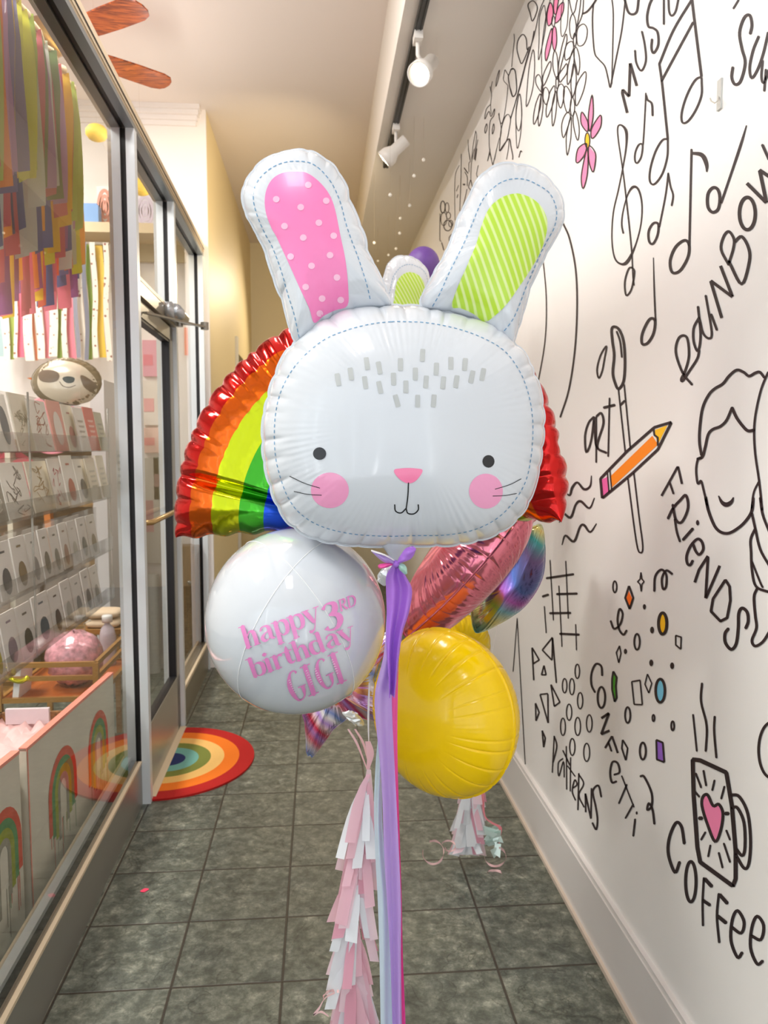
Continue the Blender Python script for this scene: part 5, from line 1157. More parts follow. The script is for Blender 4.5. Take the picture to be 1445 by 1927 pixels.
# ------------------------------------------------------------------ inside the shop
mPap = M('cardboard_white', (222, 216, 200), 0.6, var=0.03, vscale=6); mPEdge = M('coral_edge', (248, 150, 130), 0.5)
def drip_rainbow(parent, a0, y0, a1, y1, uc, zc, w, h, seed):
    """painted dripping rainbow on a board face; uc in metres along the board"""
    rs = random.Random(seed); A, B = lf(a0, y0, 0), lf(a1, y1, 0); u = (B - A).normalized(); nrm = Vector((u.y, -u.x, 0)); 
    if nrm.x < 0: nrm = -nrm
    P = lambda s, z, o=0.0012: A + u * (uc + s) + Vector((0, 0, zc + z)) + nrm * o
    cols = [M('paint_red', (214, 70, 38), 0.6, var=0.1, vscale=30), M('paint_green', (74, 140, 80), 0.6, var=0.15, vscale=30), M('paint_lime', (150, 160, 30), 0.6, var=0.15, vscale=30), M('paint_grey', (150, 145, 130), 0.7, var=0.15, vscale=30)]
    b = MB(); rad = [1, .78, .58, .38, .22]
    for i in range(4):
        vs = []
        for r in (rad[i], rad[i + 1]):
            leg = 0.85 + 0.12 * i
            for k in range(25):
                t = k / 24
                if t < .2: s, z = -r, -leg * (1 - t / .2)
                elif t > .8: s, z = r, -leg * .8 * ((t - .8) / .2)
                else:
                    a = math.pi * (1 - (t - .2) / .6); s, z = r * math.cos(a), r * math.sin(a)
                vs.append(P(s * w / 2, z * h * 0.62))
        b.add(vs, [(k, k + 1, 25 + k + 1, 25 + k) for k in range(24)], i)
    for k in range(9):
        s = rs.uniform(-1, 1) * w / 2 * .95; l = rs.uniform(.25, .75) * h; i = rs.choice([0, 1, 2, 3]); z0 = -0.45 * h
        b.add([P(s - .0025, z0, .001), P(s + .0025, z0, .001), P(s + .0015, z0 - l, .001), P(s - .0015, z0 - l, .001)], [(0, 1, 2, 3)], i)
    b.build('painted_rainbow', cols, parent)
def board(label, a0, y0, a1, y1, ztop0, ztop1, rb):
    root = thing('painted_board', lf(a0, y0, 0.2), label, 'board', 'rainbow boards inside the window')
    b = MB(); A0, A1 = lf(a0, y0, 0), lf(a1, y1, 0); u = (A1 - A0).normalized(); nrm = Vector((u.y, -u.x, 0)); nrm = nrm if nrm.x > 0 else -nrm; t = nrm * -0.022
    def q(P, z): return P + Vector((0, 0, z))
    z0 = 0.03
    b.add([q(A0, z0), q(A1, z0), q(A1, ztop1), q(A0, ztop0), q(A0 + t, z0), q(A1 + t, z0), q(A1 + t, ztop1), q(A0 + t, ztop0)], [(0, 1, 2, 3), (7, 6, 5, 4), (0, 4, 5, 1), (1, 5, 6, 2), (3, 7, 4, 0)])
    b.build('board_panel', mPap, root)
    b = MB()
    for P0, P1, za, zb in ((A0, A1, ztop0, ztop1),):
        for (o_, w_) in ((0, 0),):
            b.add([q(P0 + nrm * .002, za - .007), q(P1 + nrm * .002, zb - .007), q(P1 + nrm * .002, zb + .003), q(P0 + nrm * .002, za + .003), q(P0 + t, za - .007), q(P1 + t, zb - .007), q(P1 + t, zb + .003), q(P0 + t, za + .003)],
                  [(0, 1, 2, 3), (3, 2, 6, 7), (4, 7, 6, 5), (0, 3, 7, 4)])
    P0 = A0; b.add([q(P0 + nrm * .002, z0), q(P0 + nrm * .002 + u * .008, z0), q(P0 + nrm * .002 + u * .008, ztop0), q(P0 + nrm * .002, ztop0)], [(0, 1, 2, 3)])
    b.build('board_edging', mPEdge, root)
    for (uc, zc, w_, h_, sd) in rb: drip_rainbow(root, a0, y0, a1, y1, uc, zc, w_, h_, sd)
board('white board with two dripping rainbows, right of the corner post inside the window', .83, 2.30, .80, 3.20, .62, .585, [(.29, .375, .27, .215, 1), (.68, .365, .25, .215, 2)])
board('white board with one dripping rainbow, nearest the camera inside the window', .86, 1.50, .84, 2.27, .68, .625, [(.64, .375, .25, .215, 3), (.25, .375, .25, .215, 4)])

# acrylic card racks hung inside the glass
mAcr = glass_mat('clear_acrylic', (0.985, 0.985, 0.98), 1.4, 0.45)
rack = thing('card_rack', lf(.80, 3.15, 0.95), 'clear acrylic four tier card rack hanging inside the shop window', 'card rack')
TZ = [1.49, 1.305, 1.10, 0.905]
ys0, ys1 = 1.72, 3.17
for z in TZ:
    b = MB(); b.lbox(.775, .778, ys0, ys1, z, z + .055); b.lbox(.775, .84, ys0, ys1, z, z + .003); b.lbox(.838, .841, ys0, ys1, z, z + .17)
    b.build('rack_shelf', mAcr, rack)
b = MB()
for y in (2.28, 3.16): b.tube([lf(.782, y, .90), lf(.782, y, 1.66)], .003, 8)
b.build('rack_rod', M('clear_rod', (225, 225, 220), 0.1, trans=.6), rack, True)
ordn = ['first', 'second', 'third', 'fourth', 'fifth', 'sixth', 'seventh', 'eighth', 'ninth', 'tenth', 'eleventh', 'twelfth', 'thirteenth']
def card(y0, y1, z, hgt, a, lean, col, ink, label, grp, kind=0, seed=0, nm='greeting_card'):
    rs = random.Random(seed); c = lf(a, (y0 + y1) / 2, z); root = thing(nm, c, label, 'card', grp)
    A, B = lf(a, y0, z), lf(a, y1, z); top = Vector((-lean, 0, hgt)); nrm = Vector((1, K, lean / hgt)).normalized()
    b = MB(); th = nrm * -0.004
    b.add([A, B, B + top, A + top, A + th, B + th, B + top + th, A + top + th], [(0, 1, 2, 3), (7, 6, 5, 4), (0, 4, 5, 1), (1, 5, 6, 2), (2, 6, 7, 3), (3, 7, 4, 0)])
    b.build('card_sheet', M('card_%d_%d_%d' % col, col, 0.5), root)
    P = lambda s, t, o=.0008: A.lerp(B, s) + top * t + nrm * o
    b = MB()
    if kind == 0:
        for k in range(10):
            x, t = rs.uniform(.2, .8), rs.uniform(.15, .85); pts = [(x + rs.uniform(-.2, .2), t + rs.uniform(-.15, .15)) for _ in range(4)]
            L, R = ribbon2d(pts, .02, False, 4); b.strip([P(*p) for p in L], [P(*p) for p in R])
    elif kind == 1:
        e = ell(.5, .45, .3, .34, 16); b.add([P(*p) for p in e], [tuple(range(16))])
    elif kind == 2:
        for t in (.3, .42, .54, .66): b.add([P(.2 + rs.uniform(0, .1), t), P(.8 - rs.uniform(0, .1), t), P(.8, t + .05), P(.22, t + .05)], [(0, 1, 2, 3)])
    else:
        e = ell(.5, .30, .28, .24, 12); b.add([P(*p) for p in e], [tuple(range(12))]); b.add([P(.35, .8), P(.65, .8), P(.65, .84), P(.35, .84)], [(0, 1, 2, 3)])
    b.build('card_print', M('print_%d_%d_%d' % ink, ink, 0.5), root)
def Yof(px, a): return at_l(px, 845, a).y
WT, CR, PK, SL, GY, RD_ = (242, 237, 228), (234, 226, 208), (232, 160, 146), (226, 116, 108), (150, 146, 138), (200, 70, 80)
t1 = [(-25, 8, WT, GY, 0), (8, 32, WT, (90, 96, 104), 1), (38, 69, CR, (170, 160, 130), 0), (71, 104, WT, (180, 110, 90), 0), (107, 131, PK, (236, 226, 218), 1), (133, 152, CR, (190, 130, 120), 3), (154, 172, WT, (190, 180, 165), 2), (173, 190, SL, (240, 190, 180), 2), (192, 205, (190, 186, 164), (150, 146, 130), 2)]
t2 = [(-20, 12, (150, 142, 126), WT, 0), (14, 60, WT, (120, 110, 100), 0), (64, 102, CR, (190, 160, 110), 0), (105, 126, WT, RD_, 0), (128, 149, WT, (196, 120, 100), 3), (151, 170, WT, (110, 110, 105), 3), (173, 190, CR, (200, 196, 180), 2), (193, 206, CR, (205, 200, 186), 2)]
for tier, (lst, z, h) in enumerate(((t1, TZ[0], .165), (t2, TZ[1], .165))):
    for k, (x0, x1, col, ink, kd) in enumerate(lst):
        a = .79 + .008 * (k % 3)
        nmn = {PK: 'pink', SL: 'coral', WT: 'white', CR: 'cream'}.get(col, 'dull green')
        if col == (150, 142, 126): nmn = 'grey brown'
        card(Yof(x0, a), Yof(x1, a), z + .004, h * random.uniform(.92, 1.05), a, .03, col, ink, '%s greeting card, %s from the left on the %s tier of the acrylic rack' % (nmn, ordn[k], ('top', 'second')[tier]), 'greeting cards in the rack', kd, 100 + tier * 20 + k)
for tier, (z, inks) in enumerate(((TZ[2], [(60, 56, 60), (130, 105, 60), (140, 135, 130), (120, 112, 96), (140, 136, 124), (176, 140, 120), (200, 195, 180), (130, 130, 122), (150, 140, 120)]), (TZ[3], [(186, 166, 30), (150, 130, 140), (90, 80, 60), (90, 100, 110), (100, 80, 70), (190, 185, 175), (150, 145, 140), (140, 132, 125), (170, 165, 155)]))):
    xs = [-6, 26, 55, 78, 98, 116, 133, 150, 168, 186, 204]
    if tier: xs = [-24, 0, 32, 62, 94, 116, 136, 155, 172, 188, 202]
    for k in range(9):
        a = .79 + .006 * (k % 2); x0, x1 = xs[k], xs[k + 1] - 3
        card(Yof(x0, a), Yof(x1, a), z + .004, .150, a, .022, (232, 226, 220), inks[k], 'clear ornament packet, %s from the left on the %s rack tier' % (ordn[k], ('third', 'lowest')[tier]), 'packets in the rack', 3, 300 + tier * 20 + k, 'ornament_packet')

# sloth face foil balloon
YS3 = 3.7; OS3 = at_y(125, 719, YS3)
sl = thing('sloth_balloon', OS3, 'round foil balloon printed with a smiling sloth face, above the card rack', 'balloon')
slf = Foil(loc2([(60 + 65 - 65 * math.cos(2 * math.pi * i / 30), 719 + 44 * math.sin(2 * math.pi * i / 30)) for i in range(30)], YS3, OS3), (0, 0), .06, 300, 2.3, 24, .14, .02, .0002, 77, cin=.8).frame(OS3, (1, 0, 0), (0, 0, 1), (0, -1, 0))
slf.mesh('balloon_skin', M('brown_grey_foil', (128, 112, 86), .2, .3, coat=.5), sl, 22)
b = MB(); decal_fill(b, slf, [(70, 716), (78, 692), (100, 680), (130, 680), (160, 692), (182, 718), (180, 742), (165, 757), (130, 760), (95, 750), (76, 735)], 8, .001); b.build('face_patch', M('cream_foil', (232, 218, 196), .2, .2, coat=.5), sl, True)
for e in ([(72, 705), (80, 697), (100, 697), (111, 704), (108, 716), (92, 720), (76, 716)], [(151, 708), (160, 708), (180, 722), (184, 732), (172, 737), (158, 728)]):
    b = MB(); decal_fill(b, slf, e, 4, .002); b.build('eye_patch', M('dark_brown_print', (110, 92, 80), .2, coat=.5), sl, True)
b = MB(); decal_fill(b, slf, [(118, 711), (128, 708), (140, 711), (138, 719), (128, 721), (120, 717)], 3, .002); b.build('nose', M('teal_black_print', (14, 50, 56), .2, coat=.5), sl, True)
b = MB(); decal_line(b, slf, [(112, 718), (118, 726), (130, 729), (142, 725)], 1.3, off=.002); b.build('mouth', MATS['dark_brown_print'], sl)

# hanging tissue streamers
cols = [(176, 206, 90), (236, 200, 40), (190, 150, 196), (112, 150, 96), (206, 96, 110), (120, 120, 170), (236, 140, 60), (232, 120, 140), (88, 98, 150), (214, 214, 60), (206, 218, 206), (222, 90, 60), (150, 80, 140), (250, 170, 60), (150, 160, 180)]
smats = [film_mat('tissue_%d' % i, c, .7, .45) for i, c in enumerate(cols)]
def garland(label, a, yA, yB, n, ybot, seed, order, jitter, z=2.80):
    root = thing('streamer_garland', lf(a, (yA + yB) / 2, z), label, 'garland', 'tissue garlands inside the window'); rs = random.Random(seed)
    b = MB(); pts = [lf(a + .006 * math.sin(i * 2.1), yA + (yB - yA) * i / 30, z + .008 * math.sin(i * 1.7)) for i in range(31)]; b.tube(pts, [.010 + .004 * math.sin(i * 2.7) for i in range(31)], 8); b.build('garland_rope', M('fringe_rope', (236, 220, 190), .8), root, True)
    for k in range(n):
        t = (k + rs.uniform(.2, .8)) / n; y = yA + (yB - yA) * t; aa = a + rs.uniform(-jitter, jitter); P = lf(aa, y, z)
        yb_ = ybot(t) + rs.uniform(-45, 25); zb = 1.5 + (845 - yb_) / F * y; w_ = rs.uniform(.017, .027); an = rs.uniform(-.5, .3); u = Vector((math.cos(an), math.sin(an), 0)) * w_
        L, R = [], []
        ph = rs.uniform(0, 6)
        for i in range(9):
            s = i / 8; zc = z + (zb - z) * s; off = Vector((.006 * math.sin(ph + s * 4), .006 * math.cos(ph + s * 3), 0)); ww = min(1, .5 + s * 2)
            L.append(P + off - u * ww + Vector((0, 0, zc - z))); R.append(P + off + u * ww + Vector((0, 0, zc - z + (.01 if i == 8 else 0))))
        b = MB(); b.strip(L, R); b.build('tissue_strip', smats[rs.choice(order)], root, True)
garland('tissue streamer garland nearest the glass, ending in yellow, green and lilac strips', .83, 1.85, 3.02, 40, lambda t: 330 + 130 * t, 1, [0, 1, 2, 3, 4, 6, 9, 10, 2, 1, 5, 0], .01)
garland('middle tissue streamer garland with blue, orange and red strips', .90, 1.95, 3.25, 44, lambda t: 455 + 60 * t, 2, [1, 8, 6, 8, 10, 4, 13, 8, 5, 9, 12], .012)
garland('rear tissue streamer garland with the longest purple and orange strips', .98, 2.05, 3.5, 60, lambda t: 618 - 50 * t, 3, [5, 8, 12, 8, 12, 11, 13, 6, 4, 7, 1, 5], .015)
# straight printed ribbons at the back wall
rr = thing('ribbon_rail', (-2.2, 5.1, 2.78), 'rail of patterned hanging ribbons on the back wall of the shop', 'ribbon display')
b = MB(); b.tube([Vector((-3.0, 5.1, 2.78)), Vector((-1.30, 5.1, 2.78))], .01, 8); b.build('rail', M('rail_white', (225, 222, 215), .4), rr, True)
speck = M('speckled_ribbon', (240, 230, 214), .6, var=.0)
def speckle(m, c2):
    nt = m.node_tree; L = nt.links.new; N = nt.nodes.new; bs = nt.nodes['Principled BSDF']; tc = N('ShaderNodeTexCoord'); v = N('ShaderNodeTexVoronoi'); v.inputs['Scale'].default_value = 28; L(tc.outputs['Object'], v.inputs['Vector'])
    r = N('ShaderNodeValToRGB'); r.color_ramp.elements[0].position = .18; r.color_ramp.elements[0].color = srgb(c2); r.color_ramp.elements[1].position = .24; r.color_ramp.elements[1].color = srgb((242, 232, 216)); L(v.outputs['Distance'], r.inputs[0]); L(r.outputs[0], bs.inputs['Base Color'])
speckle(speck, (150, 90, 80))
seq = ['ice', 'sp', 'li', 'sp', 'hp', 'sp', 'or', 'sp', 'pk', 'sp', 'gr', 'sp', 'pk', 'gy', 'sp', 'sl', 'gr', 'sp', 'ye', 'sp', 'wt', 'gy']
rc = {'ice': (170, 196, 200), 'li': (150, 170, 60), 'hp': (238, 96, 130), 'or': (230, 130, 80), 'pk': (236, 130, 150), 'gr': (130, 165, 50), 'gy': (140, 140, 156), 'sl': (110, 112, 130), 'ye': (242, 200, 60), 'wt': (226, 222, 212)}
xs = -12
for k, s in enumerate(seq):
    w_ = [11, 12, 10, 7, 13, 17, 5, 14, 11, 16, 9, 10, 14, 8, 10, 8, 8, 10, 13, 10, 11, 12][k]
    A, B = at_y(xs, 500, 5.1 - .03 * (k % 2)), at_y(xs + w_, 500, 5.1 - .03 * (k % 2)); xs += w_
    zb = 1.5 + (845 - 684 - (k * 7) % 9 + 4) / F * 5.1
    if k >= 20: zb += .42
    b = MB(); L, R = [], []
    for i in range(9): z = 2.78 + (zb - 2.78) * i / 8; o_ = Vector((.006 * math.sin(i + k), .004 * math.cos(i * .7 + k), z - A.z)); L.append(A + o_); R.append(B + o_)
    b.strip(L, R); b.build('ribbon', speck if s == 'sp' else M('ribbon_' + s, rc[s], .5), rr, True)
# wall shelf with prints and lamp
ws = thing('wall_shelf', (-1.4, 5.2, 2.86), 'long cream wall shelf high on the back wall of the shop', 'shelf')
b = MB(); b.box((-3.2, 5.02, 2.83), (-0.83, 5.32, 2.89)); b.build('shelf_board', M('cream_shelf', (226, 204, 166), .5), ws)
b = MB(); b.box((-3.2, 5.29, 2.72), (-0.83, 5.318, 2.83)); b.build('shelf_cleat', M('beige_cleat_wood', (200, 184, 150), .6), ws)  # cleat in one even beige, darker than the shelf board
def picture(px0, px1, py0, label, swirl, bg):
    A, B = at_y(px0, 452, 5.12), at_y(px1, 452, 5.12); zt = 1.5 + (845 - py0) / F * 5.12; root = thing('art_print', (A + B) / 2, label, 'picture')
    b = MB(); b.box((A.x, 5.14, 2.892), (B.x, 5.16, zt)); b.build('print_board', bg, root)
    b = MB(); cx_, cz = (A.x + B.x) / 2, (2.89 + zt) / 2; rx, rz = (B.x - A.x) * .42, (zt - 2.89) * .42
    for rr_ in (.95, .62, .3):
        e = [(cx_ + rx * rr_ * math.cos(t), cz + rz * rr_ * math.sin(t)) for t in [2 * math.pi * i / 20 for i in range(20)]]
        L, R = ribbon2d(e, .02, True, 2); b.strip([(p[0], 5.138, p[1]) for p in L], [(p[0], 5.138, p[1]) for p in R])
    b.build('print_motif', swirl, root)
picture(183, 212, 377, 'white art print with a pink swirl on the high wall shelf', M('swirl_pink', (226, 150, 130), .5), M('print_white', (236, 232, 228), .4))
picture(256, 290, 388, 'pale lavender print on the high wall shelf, seen over the door', M('swirl_lavender', (206, 196, 216), .5), M('print_lavender', (226, 222, 232), .4))
c = at_y(176, 436, 5.08); b = MB(); b.box((c.x - .07, 5.05, 2.892), (c.x + .04, 5.12, 3.0)); b.box((c.x - .06, 5.06, 3.0), (c.x + .03, 5.11, 3.012)); tag(b.build('blue_box', M('sky_blue_card', (120, 170, 226), .5), None, origin=Vector((c.x, 5.08, 2.892))), 'small sky blue box left of the pink swirl print on the wall shelf', 'box')
for (px, py, r, lab) in ((266, 352, .06, 'yellow paper lantern hanging over the high shelf, seen above the door'), (182, 250, .05, 'yellow paper flower ball hanging at the right end of the garlands')):
    Yq = 4.7 if px > 200 else 3.9
    c = at_y(px, py, Yq); b = MB(); b.lathe([(r * math.sin(math.pi * i / 12) * (1 + .06 * (i % 2)), -r * .8 * math.cos(math.pi * i / 12)) for i in range(13)], c, n=18); o = tag(b.build('paper_lantern', M('yellow_paper', (250, 206, 70), .6), None, True, origin=c), lab, 'lantern')
    b = MB(); b.tube([c + Vector((0, 0, r * .7)), Vector((c.x, c.y, 3.70))], .00025, 4); b.build('lantern_string', MATS['nylon_thread'], o)
# dark shelving behind the racks
mBr = wood_mat('brown_shelf_wood', (120, 86, 44), (166, 126, 70), 4, 0, .5, 6)
sh = thing('shop_shelving', (-1.95, 4.85, 0), 'dark brown wooden shelving at the back of the shop behind the card rack', 'shelving')
b = MB(); b.box((-2.9, 5.05, 0), (-1.32, 5.08, 1.56)); b.build('back_panel', mBr, sh)
for z in (.02, .42, .80, 1.16, 1.52): b = MB(); b.box((-2.9, 4.70, z), (-1.32, 5.05, z + .03)); b.build('shelf_board', mBr, sh)
for x in (-2.9, -2.35, -1.82): b = MB(); b.box((x, 4.69, 0), (x + .03, 5.05, 1.55)); b.build('shelf_side', M('shelf_side_cream', (196, 186, 166), .5) if x > -2.8 else mBr, sh)
b = MB(); b.box((-1.32, 4.66, 0), (-1.24, 5.06, 1.9)); tag(b.build('white_post', M('post_white', (206, 202, 202), .5), None), 'white square post at the right end of the dark shelving', 'post')
b = MB(); b.box((-0.98, 5.18, 0), (-0.80, 5.31, .86)); cb = tag(b.build('low_cabinet', wood_mat('cabinet_wood', (104, 72, 30), (142, 102, 50), 4, 2, .45, 6), None), 'low brown wooden cabinet against the back wall seen through the far pane', 'cabinet')
b = MB(); b.lathe([(0, 0), (.012, 0), (.014, .012), (0, .016)], (-.86, 5.18, .62), (0, -1, 0), 12); b.build('knob', M('steel_knob', (180, 180, 176), .3, .8), cb, True)
c = at_y(358, 645, 5.28); b = MB(); b.box((c.x - .04, 5.29, c.z - .08), (c.x + .04, 5.296, c.z + .10)); tag(b.build('coral_sheet', M('coral_paper', (246, 140, 120), .5), None, origin=c), 'coral paper sheet on the wall seen through the far pane', 'paper')
# hanging things seen through the door glass
for (px, py0, py1, w_, col, lab) in ((283, 640, 708, .05, (220, 150, 170), 'pink pennant hanging behind the door glass'), (285, 716, 800, .055, (226, 216, 206), 'cream hanging print behind the door glass'), (286, 805, 852, .055, (236, 200, 186), 'white and coral card hanging behind the door glass'), (289, 1078, 1300, .05, (206, 204, 196), 'tall white paper roll standing behind the door glass'), (284, 862, 1060, .055, (200, 196, 186), 'grey white paper sleeve behind the door glass'), (298, 860, 940, .03, (150, 155, 140), 'grey green tag hanging behind the door glass')):
    Yq = 5.29; c = at_y(px, (py0 + py1) / 2, Yq); z0, z1 = at_y(px, py1, Yq).z, at_y(px, py0, Yq).z
    b = MB()
    if 'roll' in lab: b.lathe([(0, 0), (w_, 0), (w_, z1), (0, z1)], (c.x, Yq - .04, 0), n=20)
    else:
        b.box((c.x - w_, Yq, z0), (c.x + w_, Yq + .03, z1)); b.box((c.x - w_ * .9, Yq - .002, z0 + (z1 - z0) * .3), (c.x + w_ * .3, Yq, z0 + (z1 - z0) * .6), 1)
    tag(b.build('paper_roll' if 'roll' in lab else 'hanging_print', [M('pr%d%d' % (col[0], py0), col, .5), M('pq%d' % py0, (min(255, col[0]), int(col[1] * .75), int(col[2] * .8)), .5)], None, origin=Vector((c.x, Yq, z0))), lab, 'paper goods')
# brass-brown cart with bag, bottle, cushions
mCart = M('brass_tube', (176, 128, 62), .35, .35)
cart = thing('shop_cart', (-1.1, 3.45, 0), 'brown metal trolley with an orange tray behind the rainbow boards', 'trolley')
cx0, cx1, cy0, cy1 = -1.30, -.915, 3.20, 3.78
for (x, y) in ((cx0, cy0), (cx1, cy0), (cx0, cy1), (cx1, cy1)):
    b = MB(); b.box((x - .011, y - .011, .03), (x + .011, y + .011, .63)); b.build('leg', mCart, cart)
def ring(z, h):
    b = MB(); b.box((cx0, cy0 - .008, z), (cx1, cy0 + .008, z + h)); b.box((cx0, cy1 - .008, z), (cx1, cy1 + .008, z + h)); b.box((cx0 - .008, cy0, z), (cx0 + .008, cy1, z + h)); b.box((cx1 - .008, cy0, z), (cx1 + .008, cy1, z + h)); return b
ring(.615, .02).build('top_rail', mCart, cart); ring(.56, .018).build('middle_rail', mCart, cart); ring(.47, .02).build('tray_rail', mCart, cart)
b = MB(); b.box((cx0, cy0, .474), (cx1, cy1, .482)); b.build('tray', M('orange_tray', (176, 92, 30), .4), cart)
b = MB(); b.box((cx0, cy0, .10), (cx1, cy1, .12)); b.build('lower_tray', M('dark_tray', (70, 66, 44), .5), cart)
c = Vector((-1.06, 3.40, .60)); b = MB(); rs = random.Random(6); vs = []; n1, n2 = 28, 18
for i in range(n2):
    for j in range(n1):
        a, t = 2 * math.pi * j / n1, math.pi * i / (n2 - 1); r = 1 + rs.uniform(-.07, .07)
        vs.append(c + Vector((.115 * r * math.sin(t) * math.cos(a), .12 * r * math.sin(t) * math.sin(a), -.116 * math.cos(t) * r)))
b.add(vs, [(i * n1 + j, i * n1 + (j + 1) % n1, (i + 1) * n1 + (j + 1) % n1, (i + 1) * n1 + j) for i in range(n2 - 1) for j in range(n1)])
bag = thing('gift_bag', c - Vector((0, 0, .116)), 'clear bag stuffed with pink wrapped sweets on the trolley tray', 'bag')
mBag = M('pink_contents', (214, 150, 160), .3, var=.45, vscale=40, coat=.8)
b.build('bag_filling', mBag, bag, True)
b = MB(); b.tube([c + Vector((.02, 0, .10)), c + Vector((.03, 0, .15)), c + Vector((.05, .01, .175))], [.035, .014, .03], 12); b.build('bag_top', mAcr, bag, True)
c = Vector((-1.0, 3.70, .482)); bt = thing('squeeze_bottle', c, 'clear bottle with a white cap standing at the back of the trolley', 'bottle')
b = MB(); b.lathe([(0, 0), (.036, 0), (.038, .02), (.038, .14), (.03, .175), (.013, .195), (.013, .21)], c, n=24); b.build('bottle_body', M('lilac_plastic', (190, 176, 184), .12, coat=.6), bt, True)
b = MB(); b.lathe([(.0, .24), (.022, .238), (.024, .232), (.024, .205), (0, .205)], c, n=24); b.build('cap', M('cap_white', (234, 232, 228), .4), bt, True)
for k, z in enumerate((.60, .65)):
    c = at_y(190, 1200, 4.1); b = MB(); n = 20; prof = []
    vs = []
    for j in range(12):
        t = math.pi * j / 11
        for i in range(n):
            a = 2 * math.pi * i / n; sx = abs(math.cos(a)) ** .5 * (1 if math.cos(a) > 0 else -1); sy = abs(math.sin(a)) ** .5 * (1 if math.sin(a) > 0 else -1)
            vs.append((-1.12 + .09 * sx * math.sin(t) ** .4, 4.1 + .07 * sy * math.sin(t) ** .4, z - .022 * math.cos(t)))
    b.add(vs, [(j * n + i, j * n + (i + 1) % n, (j + 1) * n + (i + 1) % n, (j + 1) * n + i) for j in range(11) for i in range(n)])
    tag(b.build('cushion', M('cream_cloth', (224, 200, 170), .8), None, True, origin=Vector((-1.12, 4.1, z))), ('lower' if not k else 'upper') + ' cream folded cloth pad on the stool behind the trolley', 'cushion')
st = thing('stool', (-1.12, 4.1, 0), 'brown wooden stool carrying two cream pads behind the trolley', 'stool')
b = MB(); b.box((-1.22, 4.0, .555), (-1.02, 4.2, .577)); b.build('seat', M('stool_wood', (150, 104, 52), .5), st)
for (x, y) in ((-1.20, 4.02), (-1.04, 4.02), (-1.20, 4.18), (-1.04, 4.18)): b = MB(); b.box((x - .012, y - .012, 0), (x + .012, y + .012, .555)); b.build('leg', MATS['stool_wood'], st)
# crate with pink tissue behind the boards
cr = thing('wooden_crate', (-1.02, 2.55, .0), 'brown open crate of pink tissue right behind the rainbow boards', 'crate')
b = MB(); x0, x1, y0, y1, zt = -1.16, -.90, 1.95, 2.85, .55
for (p, q) in (((x0, y0, .1), (x0 + .012, y1, zt)), ((x1 - .012, y0, .1), (x1, y1, zt)), ((x0, y0, .1), (x1, y0 + .012, zt)), ((x0, y1 - .012, .1), (x1, y1, zt)), ((x0, y0, .0), (x1, y1, .1))): b.box(p, q)
b.build('crate_body', wood_mat('crate_wood', (120, 78, 34), (160, 110, 56), 4, 1, .6, 6), cr)
b = MB(); n1, n2 = 30, 12; rs = random.Random(2); b.add([(x0 + .015 + (x1 - x0 - .03) * j / n2, y0 + .015 + (y1 - y0 - .03) * i / n1, .515 + rs.uniform(-.02, .025)) for i in range(n1 + 1) for j in range(n2 + 1)], [(i * (n2 + 1) + j, i * (n2 + 1) + j + 1, (i + 1) * (n2 + 1) + j + 1, (i + 1) * (n2 + 1) + j) for i in range(n1) for j in range(n2)])
tag(b.build('pink_tissue', M('tissue_pink', (236, 190, 188), .7, var=.12, vscale=20), None, True), 'crumpled pink tissue paper filling the wooden crate', 'tissue paper', kind='stuff')
b = MB(); b.box((-1.12, 2.80, .52), (-.97, 2.815, .575)); tag(b.build('white_card', M('lilac_white_card', (222, 208, 214), .5), None), 'blank white card standing at the far end of the crate', 'card')
c = at_y(30, 905, 4.76); b = MB(); vs = []
for k in range(18):
    p = c + Vector((rs.uniform(-.16, .10), rs.uniform(-.05, .05), rs.uniform(-.12, .12))); a = rs.uniform(0, 6); u = Vector((math.cos(a), .2, math.sin(a))) * .08; v = Vector((-math.sin(a), .4, math.cos(a))) * .05
    b.add([p - u - v, p + u * .4 - v, p + u + v * .6, p - u * .3 + v], [(0, 1, 2, 3)])
for k in range(1): b.obox(c + Vector((0, .08, -.05)), (.12, 0, 0), (0, .02, 0), (0, 0, .09))
tag(b.build('tissue_pompom', M('deep_pink_tissue', (212, 60, 90), .6, var=.2, vscale=30), None, origin=c), 'bundle of deep pink tissue paper behind the upper card tiers', 'tissue paper')
c = at_y(75, 1015, 4.6); b = MB(); b.obox((c.x, 4.78, .99), (.018, 0, .0), (0, .03, 0), (-.01, 0, .16)); tag(b.build('orange_binder', M('orange_plastic', (232, 130, 20), .4), None, origin=Vector((c.x, 4.78, .83))), 'tall orange strip standing in front of the dark shelving', 'binder')
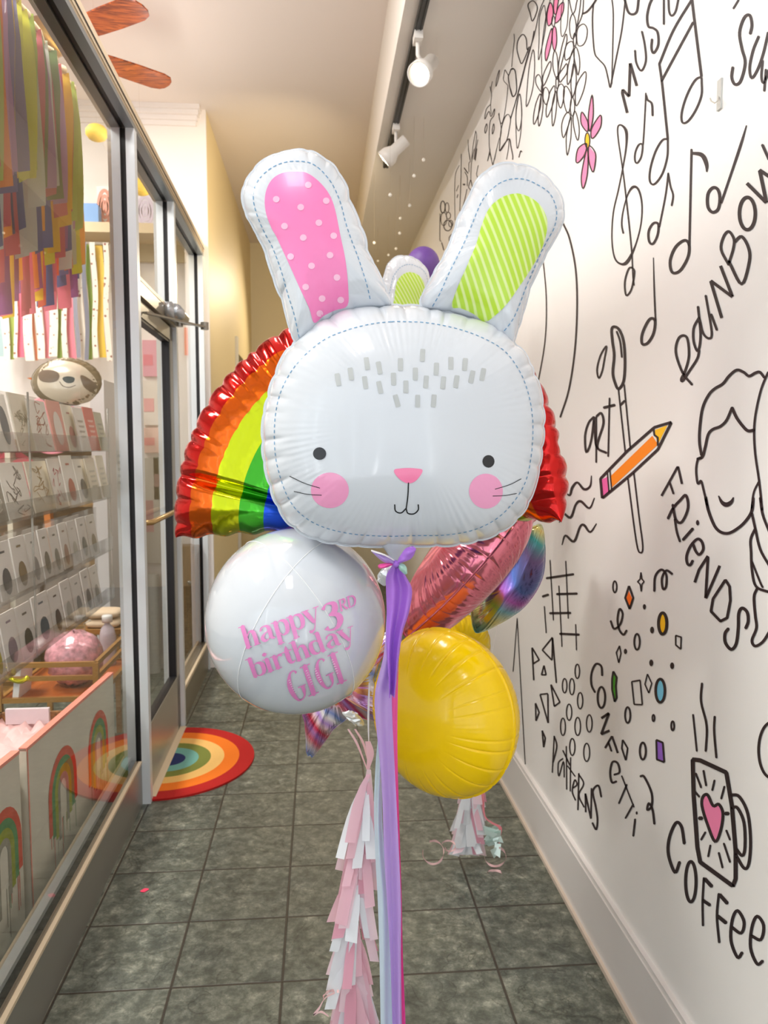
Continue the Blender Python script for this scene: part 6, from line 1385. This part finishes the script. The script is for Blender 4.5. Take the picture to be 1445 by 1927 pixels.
c = at_y(132, 965, 4.85); b = MB(); b.lathe([(0, 0), (.04, 0), (.045, .06), (.035, .12), (.02, .16), (.02, .18), (0, .18)], (c.x, 4.85, 1.19), n=20); tag(b.build('red_jar', M('red_glass', (170, 20, 30), .15, coat=.6), None, True, origin=Vector((c.x, 4.85, 1.19))), 'small red jar on the dark shelving behind the card rack', 'jar')
c = at_y(96, 800, 4.4); b = MB(); b.lathe([(0, -.006), (.155, -.006), (.16, 0), (.155, .006), (0, .006)], c, (0, -1, 0), 40); tag(b.build('pink_disc', M('pink_disc_card', (250, 150, 170), .5), None, origin=c), 'round pink paper disc partly hidden behind the top card tier', 'paper disc')
c = at_y(90, 750, 4.8); b = MB(); rs = random.Random(12)
b.tube([c, Vector((c.x, c.y, 1.55))], .006, 6)
for k in range(26):
    a = rs.uniform(0, 6.28); p = c + Vector((.06 * math.cos(a) * rs.random(), .03 * rs.uniform(-1, 1), .10 * rs.uniform(-1, 1) + .02)); u = Vector((math.cos(a), 0, math.sin(a))) * .06; v = Vector((-math.sin(a), .3, math.cos(a))) * .016
    b.add([p - u, p + v, p + u, p - v], [(0, 1, 2, 3)], 0 if k % 5 else 1)
tag(b.build('leafy_bouquet', [M('leaf_green', (86, 120, 40), .5), M('orange_petal', (220, 110, 20), .5)], None, origin=c), 'green leaves with an orange flower behind the sloth balloon', 'plant')
c = at_y(8, 1270, 2.9); b = MB(); b.tube([c + Vector((.03 * math.cos(t) + .01 * t, .01 * math.sin(t * 2), .025 * math.sin(t))) for t in [i * .4 for i in range(16)]], .009, 8); tag(b.build('gold_ring', M('gold_lime_foil', (206, 196, 40), .15, .8), None, True, origin=c), 'shiny gold green foil twist left of the trolley', 'ornament')
c = Vector((-1.18, 3.22, .482)); b = MB(); b.obox(c + Vector((-.05, .06, .10)), (.012, .0, .0), (0, .07, 0), (.012, 0, .10)); tag(b.build('white_book', M('book_white', (226, 226, 224), .5), None, origin=c), 'white book leaning at the left end of the trolley tray', 'book')
